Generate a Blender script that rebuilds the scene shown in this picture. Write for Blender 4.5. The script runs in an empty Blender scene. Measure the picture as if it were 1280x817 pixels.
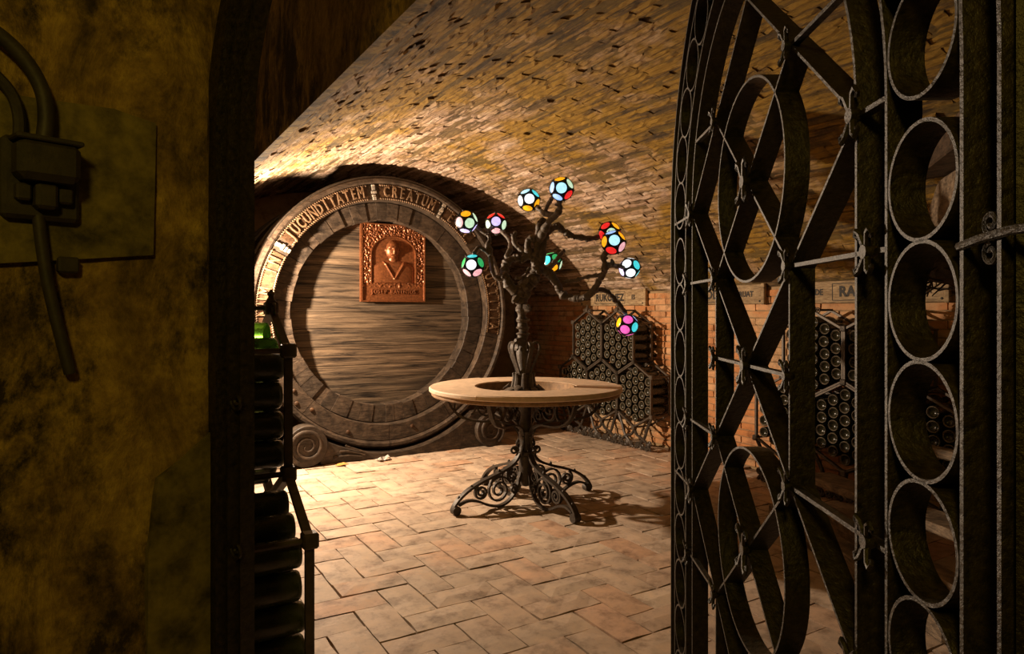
import bpy, bmesh, math, random
from mathutils import Vector, Matrix, noise
random.seed(7)
R = math.radians
SC = bpy.context.scene
COL = SC.collection

# ------------------------------------------------------------------ camera
YAW = R(31.0)
SY, CY = math.sin(YAW), math.cos(YAW)
EYE = Vector((0, 0, 1.23))
cam_data = bpy.data.cameras.new('camera')
cam = bpy.data.objects.new('camera', cam_data)
COL.objects.link(cam)
cam.location = EYE
cam.rotation_euler = (R(90), 0, -YAW)
cam_data.sensor_width = 36.0
cam_data.lens = 850.0 / 1280.0 * 36.0
cam_data.shift_y = -19.5 / 1280.0
cam_data.clip_start = 0.05
SC.camera = cam

def W(lat, dep, z=0.0):
    """room coordinates of a point surveyed as (to the right, ahead, height)"""
    return Vector((CY * lat + SY * dep, -SY * lat + CY * dep, z))

# ------------------------------------------------------------------ world, lights, exposure
world = bpy.data.worlds.new('world'); SC.world = world
world.use_nodes = True
world.node_tree.nodes['Background'].inputs[0].default_value = (0.5, 0.32, 0.14, 1)
world.node_tree.nodes['Background'].inputs[1].default_value = 0.004

def lamp(name, kind, loc, energy, color, aim=None, **kw):
    d = bpy.data.lights.new(name, kind)
    d.energy = energy; d.color = color
    for k, v in kw.items(): setattr(d, k, v)
    o = bpy.data.objects.new(name, d); COL.objects.link(o)
    o.location = loc
    if aim is not None:
        o.rotation_euler = (Vector(aim) - Vector(loc)).to_track_quat('-Z', 'Y').to_euler()
    return o
WARM = (1.0, 0.76, 0.54)
lamp('flood_lamp', 'SPOT', (0.74, 5.27, 1.50), 520, WARM, aim=(0.74 + 0.79, 5.27 - 0.61, 1.50),
     spot_size=R(176), spot_blend=0.25, shadow_soft_size=0.03)
lamp('corridor_lamp', 'POINT', W(-0.15, -0.55, 2.05), 25, (1.0, 0.70, 0.12), shadow_soft_size=0.12)

vs = SC.view_settings
vs.view_transform = 'Standard'; vs.look = 'None'
vs.exposure = 0.0; vs.gamma = 1.0
vs.use_curve_mapping = False

# ------------------------------------------------------------------ materials
def new_mat(name):
    m = bpy.data.materials.new(name); m.use_nodes = True
    nt = m.node_tree
    return m, nt, nt.nodes['Principled BSDF']
def N(nt, t, **kw):
    n = nt.nodes.new(t)
    for k, v in kw.items():
        if k.startswith('in_'):
            key = k[3:]
            n.inputs[int(key) if key.isdigit() else key.replace('_', ' ')].default_value = v
        else: setattr(n, k, v)
    return n
def L(nt, a, b): nt.links.new(a, b)
def ramp(nt, fac, stops):
    r = N(nt, 'ShaderNodeValToRGB')
    e = r.color_ramp.elements
    e[0].position, e[0].color = stops[0][0], (*stops[0][1], 1)
    e[1].position, e[1].color = stops[1][0], (*stops[1][1], 1)
    for p, c in stops[2:]:
        x = e.new(p); x.color = (*c, 1)
    L(nt, fac, r.inputs[0]); return r.outputs[0]
def mixc(nt, fac, a, b, mode='MIX'):
    m = N(nt, 'ShaderNodeMix', data_type='RGBA', blend_type=mode)
    for sock, v in ((m.inputs[0], fac), (m.inputs[6], a), (m.inputs[7], b)):
        if hasattr(v, 'is_linked') or hasattr(v, 'links'): L(nt, v, sock)
        elif isinstance(v, (int, float)): sock.default_value = v
        else: sock.default_value = (*v, 1)
    return m.outputs[2]
def coords(nt, world=True, scale=(1, 1, 1)):
    if world: o = N(nt, 'ShaderNodeNewGeometry').outputs['Position']
    else: o = N(nt, 'ShaderNodeTexCoord').outputs['Object']
    if scale != (1, 1, 1):
        mp = N(nt, 'ShaderNodeMapping'); mp.inputs['Scale'].default_value = scale
        L(nt, o, mp.inputs[0]); o = mp.outputs[0]
    return o
def noise_tex(nt, vec, scale, detail=4, rough=0.6, dist=0.0):
    n = N(nt, 'ShaderNodeTexNoise'); L(nt, vec, n.inputs['Vector'])
    n.inputs['Scale'].default_value = scale; n.inputs['Detail'].default_value = detail
    n.inputs['Roughness'].default_value = rough; n.inputs['Distortion'].default_value = dist
    return n.outputs['Fac']
def bump(nt, bsdf, h, strength=0.4, dist=0.01):
    b = N(nt, 'ShaderNodeBump'); b.inputs['Strength'].default_value = strength
    b.inputs['Distance'].default_value = dist
    L(nt, h, b.inputs['Height']); L(nt, b.outputs[0], bsdf.inputs['Normal'])
def piece_random(nt):
    a = N(nt, 'ShaderNodeObjectInfo').outputs['Random']
    b = N(nt, 'ShaderNodeNewGeometry').outputs['Random Per Island']
    s = N(nt, 'ShaderNodeMath', operation='ADD'); L(nt, a, s.inputs[0]); L(nt, b, s.inputs[1])
    f = N(nt, 'ShaderNodeMath', operation='FRACT'); L(nt, s.outputs[0], f.inputs[0])
    return f.outputs[0]

def masonry(name, tones, stain, stain_at, rough=0.9, bump_s=0.5, bscale=60):
    m, nt, b = new_mat(name)
    base = ramp(nt, piece_random(nt), tones)
    p = coords(nt)
    n1 = noise_tex(nt, p, 1.1, 6, 0.65)
    col = mixc(nt, ramp(nt, n1, [(stain_at - 0.06, (0, 0, 0)), (stain_at + 0.06, (1, 1, 1))]), base, stain)
    n2 = noise_tex(nt, p, 9, 8, 0.7)
    col = mixc(nt, 1.0, col, ramp(nt, n2, [(0.28, (0.35, 0.3, 0.25)), (0.5, (1, 1, 1)), (0.75, (1.25, 1.2, 1.1))]), 'MULTIPLY')
    L(nt, col, b.inputs['Base Color']); b.inputs['Roughness'].default_value = rough
    bump(nt, b, noise_tex(nt, p, bscale, 6, 0.7), bump_s, 0.006)
    return m
M = {}
def vault_mat(name, tones, moss, dark):
    m, nt, b = new_mat(name)
    base = ramp(nt, piece_random(nt), tones)
    p = coords(nt)
    sep = N(nt, 'ShaderNodeSeparateXYZ'); L(nt, p, sep.inputs[0])
    # ochre bloom: patchy, thicker towards the doorway end and the crown, thin by the cask
    my = N(nt, 'ShaderNodeMapRange'); L(nt, sep.outputs[1], my.inputs[0])
    my.inputs[1].default_value = 2.6; my.inputs[2].default_value = 6.2; my.inputs[3].default_value = 0.16; my.inputs[4].default_value = -0.14
    n1 = noise_tex(nt, p, 1.3, 7, 0.68, 0.3)
    ad = N(nt, 'ShaderNodeMath', operation='ADD'); L(nt, n1, ad.inputs[0]); L(nt, my.outputs[0], ad.inputs[1])
    col = mixc(nt, ramp(nt, ad.outputs[0], [(0.42, (0, 0, 0)), (0.60, (1, 1, 1))]), base, moss)
    st = noise_tex(nt, coords(nt, True, (16, 2.2, 16)), 1.0, 8, 0.72, 0.2)          # dark streaks along the courses
    col = mixc(nt, ramp(nt, st, [(0.40, (1, 1, 1)), (0.50, (0, 0, 0))]), col, dark)
    n2 = noise_tex(nt, p, 14, 8, 0.75)
    col = mixc(nt, 1.0, col, ramp(nt, n2, [(0.30, (0.45, 0.42, 0.38)), (0.5, (1, 1, 1)), (0.75, (1.3, 1.28, 1.22))]), 'MULTIPLY')
    L(nt, col, b.inputs['Base Color']); b.inputs['Roughness'].default_value = 0.92
    h1 = noise_tex(nt, coords(nt, True, (28, 6, 28)), 1.0, 9, 0.75)
    bump(nt, b, h1, 1.0, 0.030)
    return m
M['vault'] = vault_mat('vault_brick', [(0.0, (0.50, 0.35, 0.24)), (1.0, (0.70, 0.54, 0.41)), (0.45, (0.44, 0.29, 0.19)), (0.75, (0.60, 0.44, 0.32))],
                       (0.35, 0.20, 0.024), (0.12, 0.072, 0.024))
M['vault_mortar'] = vault_mat('vault_mortar', [(0, (0.20, 0.13, 0.06)), (1, (0.20, 0.13, 0.06))], (0.19, 0.12, 0.025), (0.07, 0.045, 0.02))
M['brick'] = masonry('wall_brick', [(0, (0.52, 0.24, 0.10)), (1, (0.62, 0.36, 0.19)), (0.5, (0.48, 0.20, 0.07))],
                     (0.50, 0.33, 0.18), 0.56)
M['mortar'] = masonry('wall_mortar', [(0, (0.36, 0.24, 0.13)), (1, (0.36, 0.24, 0.13))], (0.30, 0.2, 0.1), 0.5)
M['tile'] = masonry('floor_tile', [(0, (0.48, 0.37, 0.27)), (1, (0.51, 0.33, 0.22)), (0.4, (0.42, 0.30, 0.21)), (0.7, (0.53, 0.41, 0.30)), (0.85, (0.47, 0.29, 0.18))],
                    (0.38, 0.29, 0.21), 0.54, rough=0.75, bump_s=0.25, bscale=40)
M['tile_bed'] = masonry('tile_bed', [(0, (0.22, 0.14, 0.08)), (1, (0.22, 0.14, 0.08))], (0.2, 0.13, 0.07), 0.5)

def plaster():
    m, nt, b = new_mat('ochre_plaster')
    p = coords(nt)
    p2 = coords(nt, True, (1, 1, 0.6))
    n1 = noise_tex(nt, p2, 8, 10, 0.68, 0.5)
    col = ramp(nt, n1, [(0.30, (0.05, 0.03, 0.006)), (0.62, (0.46, 0.32, 0.06)), (0.46, (0.26, 0.17, 0.03)), (0.75, (0.55, 0.40, 0.09))])
    n2 = noise_tex(nt, p2, 3.4, 12, 0.76, 0.2)
    col = mixc(nt, ramp(nt, n2, [(0.44, (1, 1, 1)), (0.54, (0, 0, 0))]), col, (0.030, 0.019, 0.005))
    n3 = noise_tex(nt, p, 45, 6, 0.7)
    col = mixc(nt, 1.0, col, ramp(nt, n3, [(0.3, (0.55, 0.5, 0.45)), (0.65, (1.15, 1.12, 1.05))]), 'MULTIPLY')
    L(nt, col, b.inputs['Base Color']); b.inputs['Roughness'].default_value = 0.9
    bump(nt, b, n1, 0.8, 0.02)
    return m
M['plaster'] = plaster()

def wood(name, dark, light, axis=(1.2, 9, 9), rough=0.65, scale=3.0, bs=0.5, spec=0.3):
    m, nt, b = new_mat(name)
    p = coords(nt, True, axis)
    n1 = noise_tex(nt, p, scale, 8, 0.7, 0.6)
    col = ramp(nt, n1, [(0.36, dark), (0.68, light)])
    n2 = noise_tex(nt, coords(nt, True, (axis[0], axis[1] * 4, axis[2] * 4)), scale, 6, 0.7)
    col = mixc(nt, 1.0, col, ramp(nt, n2, [(0.32, (0.45, 0.42, 0.4)), (0.6, (1.1, 1.1, 1.1))]), 'MULTIPLY')
    pr = piece_random(nt)
    col = mixc(nt, 1.0, col, ramp(nt, pr, [(0, (0.7, 0.7, 0.7)), (1, (1.2, 1.15, 1.1))]), 'MULTIPLY')
    L(nt, col, b.inputs['Base Color']); b.inputs['Roughness'].default_value = rough
    b.inputs['Specular IOR Level'].default_value = spec
    bump(nt, b, n2, bs, 0.01)
    return m
M['barrel_face'] = wood('barrel_face_wood', (0.012, 0.009, 0.007), (0.21, 0.15, 0.095), (0.6, 10, 10), 0.5)
M['barrel_wood'] = wood('barrel_ring_wood', (0.028, 0.020, 0.014), (0.102, 0.072, 0.048), (4, 4, 4), 0.5)
M['panel'] = wood('carved_panel_wood', (0.045, 0.022, 0.010), (0.125, 0.065, 0.030), (6, 6, 6), 0.5)
M['panel_gilt'] = wood('carved_letter_wood', (0.11, 0.065, 0.032), (0.24, 0.15, 0.085), (6, 6, 6), 0.5)
M['tin'] = wood('torn_tin', (0.25, 0.22, 0.18), (0.6, 0.55, 0.47), (14, 14, 14), 0.4)
M['timber'] = wood('weathered_timber', (0.10, 0.075, 0.05), (0.36, 0.27, 0.18), (6, 1.5, 6))
M['timber_dark'] = wood('dark_timber', (0.03, 0.02, 0.012), (0.10, 0.065, 0.04), (6, 1.5, 6))
M['sign'] = wood('sign_board', (0.34, 0.24, 0.13), (0.62, 0.46, 0.27), (7, 1.5, 9), 0.7)
M['twig'] = wood('brushwood', (0.02, 0.015, 0.01), (0.09, 0.065, 0.04), (9, 9, 9))

def simple(name, c, rough=0.6, metal=0.0, var=0.35, nscale=30, bs=0.2, spec=0.5):
    m, nt, b = new_mat(name)
    p = coords(nt)
    n = noise_tex(nt, p, nscale, 5, 0.65)
    col = mixc(nt, 1.0, c, ramp(nt, n, [(0.3, (1 - var,) * 3), (0.7, (1 + var,) * 3)]), 'MULTIPLY')
    L(nt, col, b.inputs['Base Color'])
    b.inputs['Roughness'].default_value = rough; b.inputs['Metallic'].default_value = metal
    b.inputs['Specular IOR Level'].default_value = spec
    if bs: bump(nt, b, n, bs, 0.004)
    return m
M['iron'] = simple('wrought_iron', (0.045, 0.034, 0.024), 0.5, 0.25, 0.5, 45, 0.5)
M['gate_iron'] = simple('gate_iron', (0.026, 0.019, 0.008), 0.45, 0.2, 0.8, 90, 0.8)
M['tree_iron'] = simple('tree_iron', (0.075, 0.056, 0.039), 0.6, 0.1, 0.5, 60, 0.8)
M['rack_iron'] = simple('rack_iron', (0.080, 0.060, 0.042), 0.5, 0.3, 0.4, 40, 0.3)
M['black'] = simple('globe_lead', (0.012, 0.011, 0.01), 0.45, 0.3)
M['ink'] = simple('black_paint', (0.02, 0.016, 0.012), 0.7, 0, 0.2, 30, 0)
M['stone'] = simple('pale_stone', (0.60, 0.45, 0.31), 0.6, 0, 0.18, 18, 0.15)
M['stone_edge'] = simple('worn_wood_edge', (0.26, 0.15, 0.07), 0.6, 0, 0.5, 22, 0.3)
M['copper'] = simple('aged_copper', (0.20, 0.068, 0.024), 0.36, 0.5, 0.5, 60, 0.3)
M['switch'] = simple('switch_box', (0.035, 0.028, 0.012), 0.6, 0, 0.4, 30, 0.4)
M['greenish'] = simple('green_paint_patch', (0.15, 0.118, 0.022), 0.85, 0, 0.75, 18, 0.7)
M['paper'] = simple('paper', (0.42, 0.38, 0.34), 0.8, 0, 0.15, 30, 0.2)
M['leaf'] = simple('dry_leaf', (0.5, 0.25, 0.05), 0.7, 0, 0.3, 60, 0.2)

def bottle_glass(name, tint, trans):
    m, nt, b = new_mat(name)
    b.inputs['Base Color'].default_value = (*tint, 1)
    b.inputs['Roughness'].default_value = 0.12
    b.inputs['Transmission Weight'].default_value = trans
    b.inputs['IOR'].default_value = 1.5
    p = coords(nt)
    n = noise_tex(nt, p, 25, 5, 0.65)
    L(nt, ramp(nt, n, [(0.35, (0.10,) * 3), (0.7, (0.45,) * 3)]), b.inputs['Roughness'])
    return m
M['glass'] = bottle_glass('bottle_glass', (0.022, 0.020, 0.010), 0.10)
M['glass_green'] = bottle_glass('green_bottle_glass', (0.045, 0.05, 0.012), 0.12)
M['glass_backlit'] = bottle_glass('backlit_green_glass', (0.20, 0.55, 0.05), 0.8)  # lit copy of the green glass: glow from behind put into the tint
M['rim_glint'] = simple('bottle_rim', (0.17, 0.14, 0.10), 0.35, 0, 0.3, 40, 0)  # pale base rim: the light it catches is put into the colour

def lamp_glass(name, c, s):
    m, nt, b = new_mat(name)
    b.inputs['Base Color'].default_value = (*c, 1)
    b.inputs['Roughness'].default_value = 0.2
    p = coords(nt)
    n = noise_tex(nt, p, 60, 3, 0.5)
    col = mixc(nt, 1.0, c, ramp(nt, n, [(0.3, (0.75,) * 3), (0.7, (1.2,) * 3)]), 'MULTIPLY')
    L(nt, col, b.inputs['Emission Color']); b.inputs['Emission Strength'].default_value = s
    return m
GL = {
 'turquoise': lamp_glass('glass_turquoise', (0.06, 0.66, 0.72), 1.0),
 'pale_green': lamp_glass('glass_pale_green', (0.55, 0.80, 0.55), 1.0),
 'white': lamp_glass('glass_white', (0.92, 0.97, 1.0), 1.25),
 'ice': lamp_glass('glass_ice', (0.45, 0.85, 1.0), 1.1),
 'blue': lamp_glass('glass_blue', (0.30, 0.52, 0.95), 0.95),
 'orange': lamp_glass('glass_orange', (1.0, 0.42, 0.01), 1.0),
 'red': lamp_glass('glass_red', (0.80, 0.02, 0.02), 0.9),
 'green': lamp_glass('glass_green', (0.03, 0.42, 0.12), 0.9),
 'pink': lamp_glass('glass_pink', (0.85, 0.45, 0.50), 0.95),
 'magenta': lamp_glass('glass_magenta', (0.85, 0.12, 0.50), 1.0),
 'lilac': lamp_glass('glass_lilac', (0.62, 0.55, 0.98), 1.1),
}

# ------------------------------------------------------------------ mesh helpers
class MB:
    def __init__(self): self.v = []; self.f = []; self.mi = []
    def add(self, vs, fs, mi=0):
        b = len(self.v); self.v += [Vector(v) for v in vs]
        self.f += [tuple(i + b for i in f) for f in fs]; self.mi += [mi] * len(fs)
    def box(self, c, s, rot=None, mi=0, bev=0.0):
        c = Vector(c); hx, hy, hz = s[0] / 2, s[1] / 2, s[2] / 2
        if bev <= 0:
            vs = [Vector((x, y, z)) for x in (-hx, hx) for y in (-hy, hy) for z in (-hz, hz)]
            fs = [(0, 1, 3, 2), (4, 6, 7, 5), (0, 4, 5, 1), (2, 3, 7, 6), (0, 2, 6, 4), (1, 5, 7, 3)]
        else:
            vs = []; idx = {}
            for sx in (-1, 1):
                for sy in (-1, 1):
                    for sz in (-1, 1):
                        for k in range(3):
                            p = [sx * (hx - bev), sy * (hy - bev), sz * (hz - bev)]
                            p[k] = (sx, sy, sz)[k] * (hx, hy, hz)[k]
                            idx[(sx, sy, sz, k)] = len(vs); vs.append(Vector(p))
            fs = []
            g = lambda a, b, c_, k: idx[(a, b, c_, k)]
            for s1 in (-1, 1):
                q = [g(s1, -1, -1, 0), g(s1, 1, -1, 0), g(s1, 1, 1, 0), g(s1, -1, 1, 0)]; fs.append(q if s1 > 0 else q[::-1])
                q = [g(-1, s1, -1, 1), g(-1, s1, 1, 1), g(1, s1, 1, 1), g(1, s1, -1, 1)]; fs.append(q if s1 > 0 else q[::-1])
                q = [g(-1, -1, s1, 2), g(1, -1, s1, 2), g(1, 1, s1, 2), g(-1, 1, s1, 2)]; fs.append(q if s1 > 0 else q[::-1])
            for a in (-1, 1):
                for b_ in (-1, 1):
                    fs.append((g(a, b_, -1, 0), g(a, b_, 1, 0), g(a, b_, 1, 1), g(a, b_, -1, 1)))
                    fs.append((g(a, -1, b_, 0), g(a, 1, b_, 0), g(a, 1, b_, 2), g(a, -1, b_, 2)))
                    fs.append((g(-1, a, b_, 1), g(1, a, b_, 1), g(1, a, b_, 2), g(-1, a, b_, 2)))
                    for d in (-1, 1): fs.append((g(a, b_, d, 0), g(a, b_, d, 1), g(a, b_, d, 2)))
        if rot is not None: vs = [rot @ v for v in vs]
        self.add([v + c for v in vs], fs, mi)
    def tube(self, pts, rad, seg=8, mi=0, cap=True, closed=False, squash=None):
        pts = [Vector(p) for p in pts]; n = len(pts)
        if not hasattr(rad, '__len__'): rad = [rad] * n
        rings = []; nrm = None
        for i in range(n):
            if closed: t = pts[(i + 1) % n] - pts[i - 1]
            else: t = pts[min(i + 1, n - 1)] - pts[max(i - 1, 0)]
            if t.length < 1e-9: t = Vector((0, 0, 1))
            t.normalize()
            if nrm is None:
                a = Vector((0, 0, 1)) if abs(t.z) < 0.9 else Vector((1, 0, 0))
                nrm = t.cross(a).normalized()
            else:
                nrm = nrm - t * nrm.dot(t)
                if nrm.length < 1e-6: nrm = t.orthogonal()
                nrm.normalize()
            bn = t.cross(nrm)
            rings.append([pts[i] + (nrm * math.cos(2 * math.pi * k / seg) + bn * math.sin(2 * math.pi * k / seg)) * rad[i] for k in range(seg)])
        vs = [v for r in rings for v in r]; fs = []
        m = n if closed else n - 1
        for i in range(m):
            j = (i + 1) % n
            for k in range(seg):
                k2 = (k + 1) % seg
                fs.append((i * seg + k, i * seg + k2, j * seg + k2, j * seg + k))
        if cap and not closed:
            fs.append(tuple(range(seg))[::-1]); fs.append(tuple((n - 1) * seg + k for k in range(seg)))
        self.add(vs, fs, mi)
    def strip(self, pts, wdir, width, thick, mi=0, closed=False):
        """flat bar swept along pts: section is `width` along the fixed wdir and `thick` across"""
        pts = [Vector(p) for p in pts]; n = len(pts); wd = Vector(wdir).normalized()
        vs = []
        for i in range(n):
            if closed: t = pts[(i + 1) % n] - pts[i - 1]
            else: t = pts[min(i + 1, n - 1)] - pts[max(i - 1, 0)]
            nn = wd.cross(t.normalized()).normalized()
            for a, b in ((0, -1), (1, -1), (1, 1), (0, 1)):
                vs.append(pts[i] + wd * width * a + nn * thick / 2 * b)
        fs = []
        for i in range(n if closed else n - 1):
            j = (i + 1) % n
            for k in range(4):
                k2 = (k + 1) % 4
                fs.append((i * 4 + k, j * 4 + k, j * 4 + k2, i * 4 + k2))
        if not closed:
            fs.append((0, 1, 2, 3)); e = (n - 1) * 4; fs.append((e + 3, e + 2, e + 1, e))
        self.add(vs, fs, mi)
    def lathe(self, prof, seg=24, mat=None, mi=0, cap=True):
        vs = []; fs = []
        for r, z in prof:
            for k in range(seg):
                a = 2 * math.pi * k / seg
                v = Vector((r * math.cos(a), r * math.sin(a), z))
                vs.append(mat @ v if mat is not None else v)
        for i in range(len(prof) - 1):
            for k in range(seg):
                k2 = (k + 1) % seg
                fs.append((i * seg + k, i * seg + k2, (i + 1) * seg + k2, (i + 1) * seg + k))
        if cap:
            if prof[0][0] > 1e-6: fs.append(tuple(range(seg))[::-1])
            if prof[-1][0] > 1e-6: fs.append(tuple((len(prof) - 1) * seg + k for k in range(seg)))
        self.add(vs, fs, mi)
    def mesh(self, name, mats, smooth=False):
        me = bpy.data.meshes.new(name)
        me.from_pydata([tuple(v) for v in self.v], [], self.f)
        for m in (mats if isinstance(mats, (list, tuple)) else [mats]): me.materials.append(m)
        if any(self.mi): me.polygons.foreach_set('material_index', self.mi)
        bm = bmesh.new(); bm.from_mesh(me)
        bmesh.ops.remove_doubles(bm, verts=bm.verts, dist=1e-6)
        bmesh.ops.recalc_face_normals(bm, faces=bm.faces); bm.to_mesh(me); bm.free()
        if smooth:
            me.polygons.foreach_set('use_smooth', [True] * len(me.polygons))
            me.set_sharp_from_angle(angle=R(40))
        me.update(); return me
    def build(self, name, mats, parent=None, smooth=False):
        return link(name, self.mesh(name, mats, smooth), parent)

def link(name, me, parent=None, loc=None, rotz=None, mw=None):
    o = bpy.data.objects.new(name, me); COL.objects.link(o)
    if parent is not None: o.parent = parent
    if mw is not None: o.matrix_local = mw
    if loc is not None: o.location = loc
    if rotz is not None: o.rotation_euler = (0, 0, rotz)
    return o
def tag(o, label=None, cat=None, group=None, kind=None):
    if label: o['label'] = label
    if cat: o['category'] = cat
    if group: o['group'] = group
    if kind: o['kind'] = kind
    return o
def thing(name, label, cat, loc=(0, 0, 0), rotz=0.0, group=None):
    o = bpy.data.objects.new(name, None); COL.objects.link(o)
    o.empty_display_size = 0.1
    o.location = loc; o.rotation_euler = (0, 0, rotz)
    return tag(o, label, cat, group)
def arc(cx, cz, r, a0, a1, n):
    return [(cx + r * math.cos(a0 + (a1 - a0) * i / n), cz + r * math.sin(a0 + (a1 - a0) * i / n)) for i in range(n + 1)]
def smooth_path(pts, per=5):
    """Catmull-Rom through pts (tuples of any length)"""
    out = []; n = len(pts)
    for i in range(n - 1):
        p0 = pts[max(i - 1, 0)]; p1 = pts[i]; p2 = pts[i + 1]; p3 = pts[min(i + 2, n - 1)]
        for k in range(per):
            t = k / per
            out.append(tuple(0.5 * (2 * b + (c - a) * t + (2 * a - 5 * b + 4 * c - d) * t * t + (3 * b - a - 3 * c + d) * t ** 3)
                             for a, b, c, d in zip(p0, p1, p2, p3)))
    out.append(tuple(pts[-1])); return out
def spiral(cx, cz, r0, r1, a0, turns, n=28):
    return [(cx + (r0 + (r1 - r0) * i / n) * math.cos(a0 + turns * 2 * math.pi * i / n),
             cz + (r0 + (r1 - r0) * i / n) * math.sin(a0 + turns * 2 * math.pi * i / n)) for i in range(n + 1)]
_fonts = {}
def text_mesh(s, size, extrude, mat, sx=1.0, bevel=0.0, bold=0.0):
    cu = bpy.data.curves.new('letters', 'FONT'); cu.body = s; cu.size = size
    cu.align_x = 'CENTER'; cu.align_y = 'CENTER'; cu.extrude = extrude; cu.bevel_depth = bevel; cu.resolution_u = 2; cu.offset = bold
    o = bpy.data.objects.new('letters', cu); COL.objects.link(o)
    dg = bpy.context.evaluated_depsgraph_get()
    me = bpy.data.meshes.new_from_object(o.evaluated_get(dg))
    bpy.data.objects.remove(o); bpy.data.curves.remove(cu)
    for v in me.vertices: v.co.x *= sx
    me.materials.clear(); me.materials.append(mat)
    return me

def seen(p):
    """how large one metre shows at p for somebody at the doorway; 0 when out of sight"""
    d = p - EYE
    dep = SY * d.x + CY * d.y
    if dep < 0.3: return 0
    lat = CY * d.x - SY * d.y
    x = 640 + 850 * lat / dep; y = 389 - 850 * d.z / dep
    if x < 280 or x > 1285 or y < -10 or y > 830: return 0
    return 1 / dep
def lay_pieces(name, variants, mats, parent, limit=300, stuff_name=None, weight=None):
    """place rough pieces; the largest in sight are objects of their own, the others one joined part"""
    scored = sorted(range(len(mats)), key=lambda i: -(weight(mats[i]) if weight else seen(mats[i].translation)))
    own = set(i for i in scored[:limit] if seen(mats[i].translation) > 0)
    rest = MB()
    for i, m in enumerate(mats):
        me = variants[i % len(variants)]
        if i in own:
            o = bpy.data.objects.new(name, me); COL.objects.link(o); o.parent = parent; o.matrix_local = m
        else:
            rest.add([m @ v.co for v in me.vertices], [tuple(p.vertices) for p in me.polygons])
    if rest.v:
        me = bpy.data.meshes.new(stuff_name or name + '_field')
        me.from_pydata([tuple(v) for v in rest.v], [], rest.f)
        me.materials.append(variants[0].materials[0])
        o = link(stuff_name or name + '_field', me, parent); o['kind'] = 'stuff'
def rough_piece(name, l, w, t, mat, seed, nx=5, ny=2, amp=0.004, edge=0.006):
    """an irregular brick or tile lying in local xy, its face at z=0 pointing +z, its body below"""
    rnd = random.Random(seed); b = MB()
    g = []
    vs = []
    for j in range(ny + 1):
        for i in range(nx + 1):
            x = -l / 2 + l * i / nx; y = -w / 2 + w * j / ny
            border = i in (0, nx) or j in (0, ny)
            z = -edge * rnd.uniform(0.5, 1.2) if border else rnd.uniform(-amp, amp)
            x += rnd.uniform(-1, 1) * edge * 0.6; y += rnd.uniform(-1, 1) * edge * 0.6
            vs.append((x, y, z))
    fs = [(j * (nx + 1) + i, j * (nx + 1) + i + 1, (j + 1) * (nx + 1) + i + 1, (j + 1) * (nx + 1) + i) for j in range(ny) for i in range(nx)]
    ring = [i for i in range(nx + 1)] + [j * (nx + 1) + nx for j in range(1, ny + 1)] + \
           [ny * (nx + 1) + i for i in range(nx - 1, -1, -1)] + [j * (nx + 1) for j in range(ny - 1, 0, -1)]
    base = len(vs)
    for i in ring: vs.append((vs[i][0], vs[i][1], -t))
    m = len(ring)
    for k in range(m):
        k2 = (k + 1) % m
        fs.append((ring[k], base + k, base + k2, ring[k2]))
    b.add(vs, fs)
    return b.mesh(name, mat)

# ------------------------------------------------------------------ the cellar shell
XC, APEX = 2.14, 2.50            # vault crown
RL, RR = 2.38, 2.90              # radii of the two haunches
XEDGE = 0.655                    # where the vault meets the low side soffit
XR = 4.405                       # wall with the racks
YN, YF = -0.8, 7.30              # near and far end
def vault_z(x):
    r = RL if x < XC else RR
    return APEX - r + math.sqrt(max(0, r * r - (x - XC) ** 2))
def vault_angle_profile():
    """points and outward normals along the vault section from the left edge to the right wall"""
    aL0 = math.acos((XEDGE - XC) / RL); aR1 = math.acos((XR - XC) / RR)
    return aL0, aR1
aL0, aR1 = vault_angle_profile()

# floor
floor = tag(link('floor', None), kind='structure')
bed = MB(); bed.box((2.2, 3.0, -0.06), (5.6, 9.6, 0.08)); bed.build('tile_bed', M['tile_bed'], floor)
TW = 0.155
tile_v = [rough_piece('floor_tile', 2 * TW - 0.007, TW - 0.007, 0.03, M['tile'], s, 4, 2, 0.0016, 0.0045) for s in range(8)]
tile_m = []
for a in range(-1, 30):
    for b_ in range(-2, 38):
        k = (a - b_) % 4
        if k == 0: cx, cy, rz = a + 1, b_ + 0.5, 0
        elif k == 2: cx, cy, rz = a + 0.5, b_, R(90)
        else: continue
        x, y = cx * TW - 0.05, cy * TW + 0.1
        if x > XR - 0.05 or x < 0.12: continue
        rnd = random.Random(a * 97 + b_)
        tile_m.append(Matrix.Translation((x, y, rnd.uniform(-0.003, 0.003))) @
                      Matrix.Rotation(rz + rnd.choice((0, math.pi)), 4, 'Z') @
                      Matrix.Rotation(rnd.uniform(-0.006, 0.006), 4, 'X') @ Matrix.Rotation(rnd.uniform(-0.004, 0.004), 4, 'Y'))
random.Random(3).shuffle(tile_m)
lay_pieces('floor_tile', tile_v, tile_m, floor)

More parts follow.
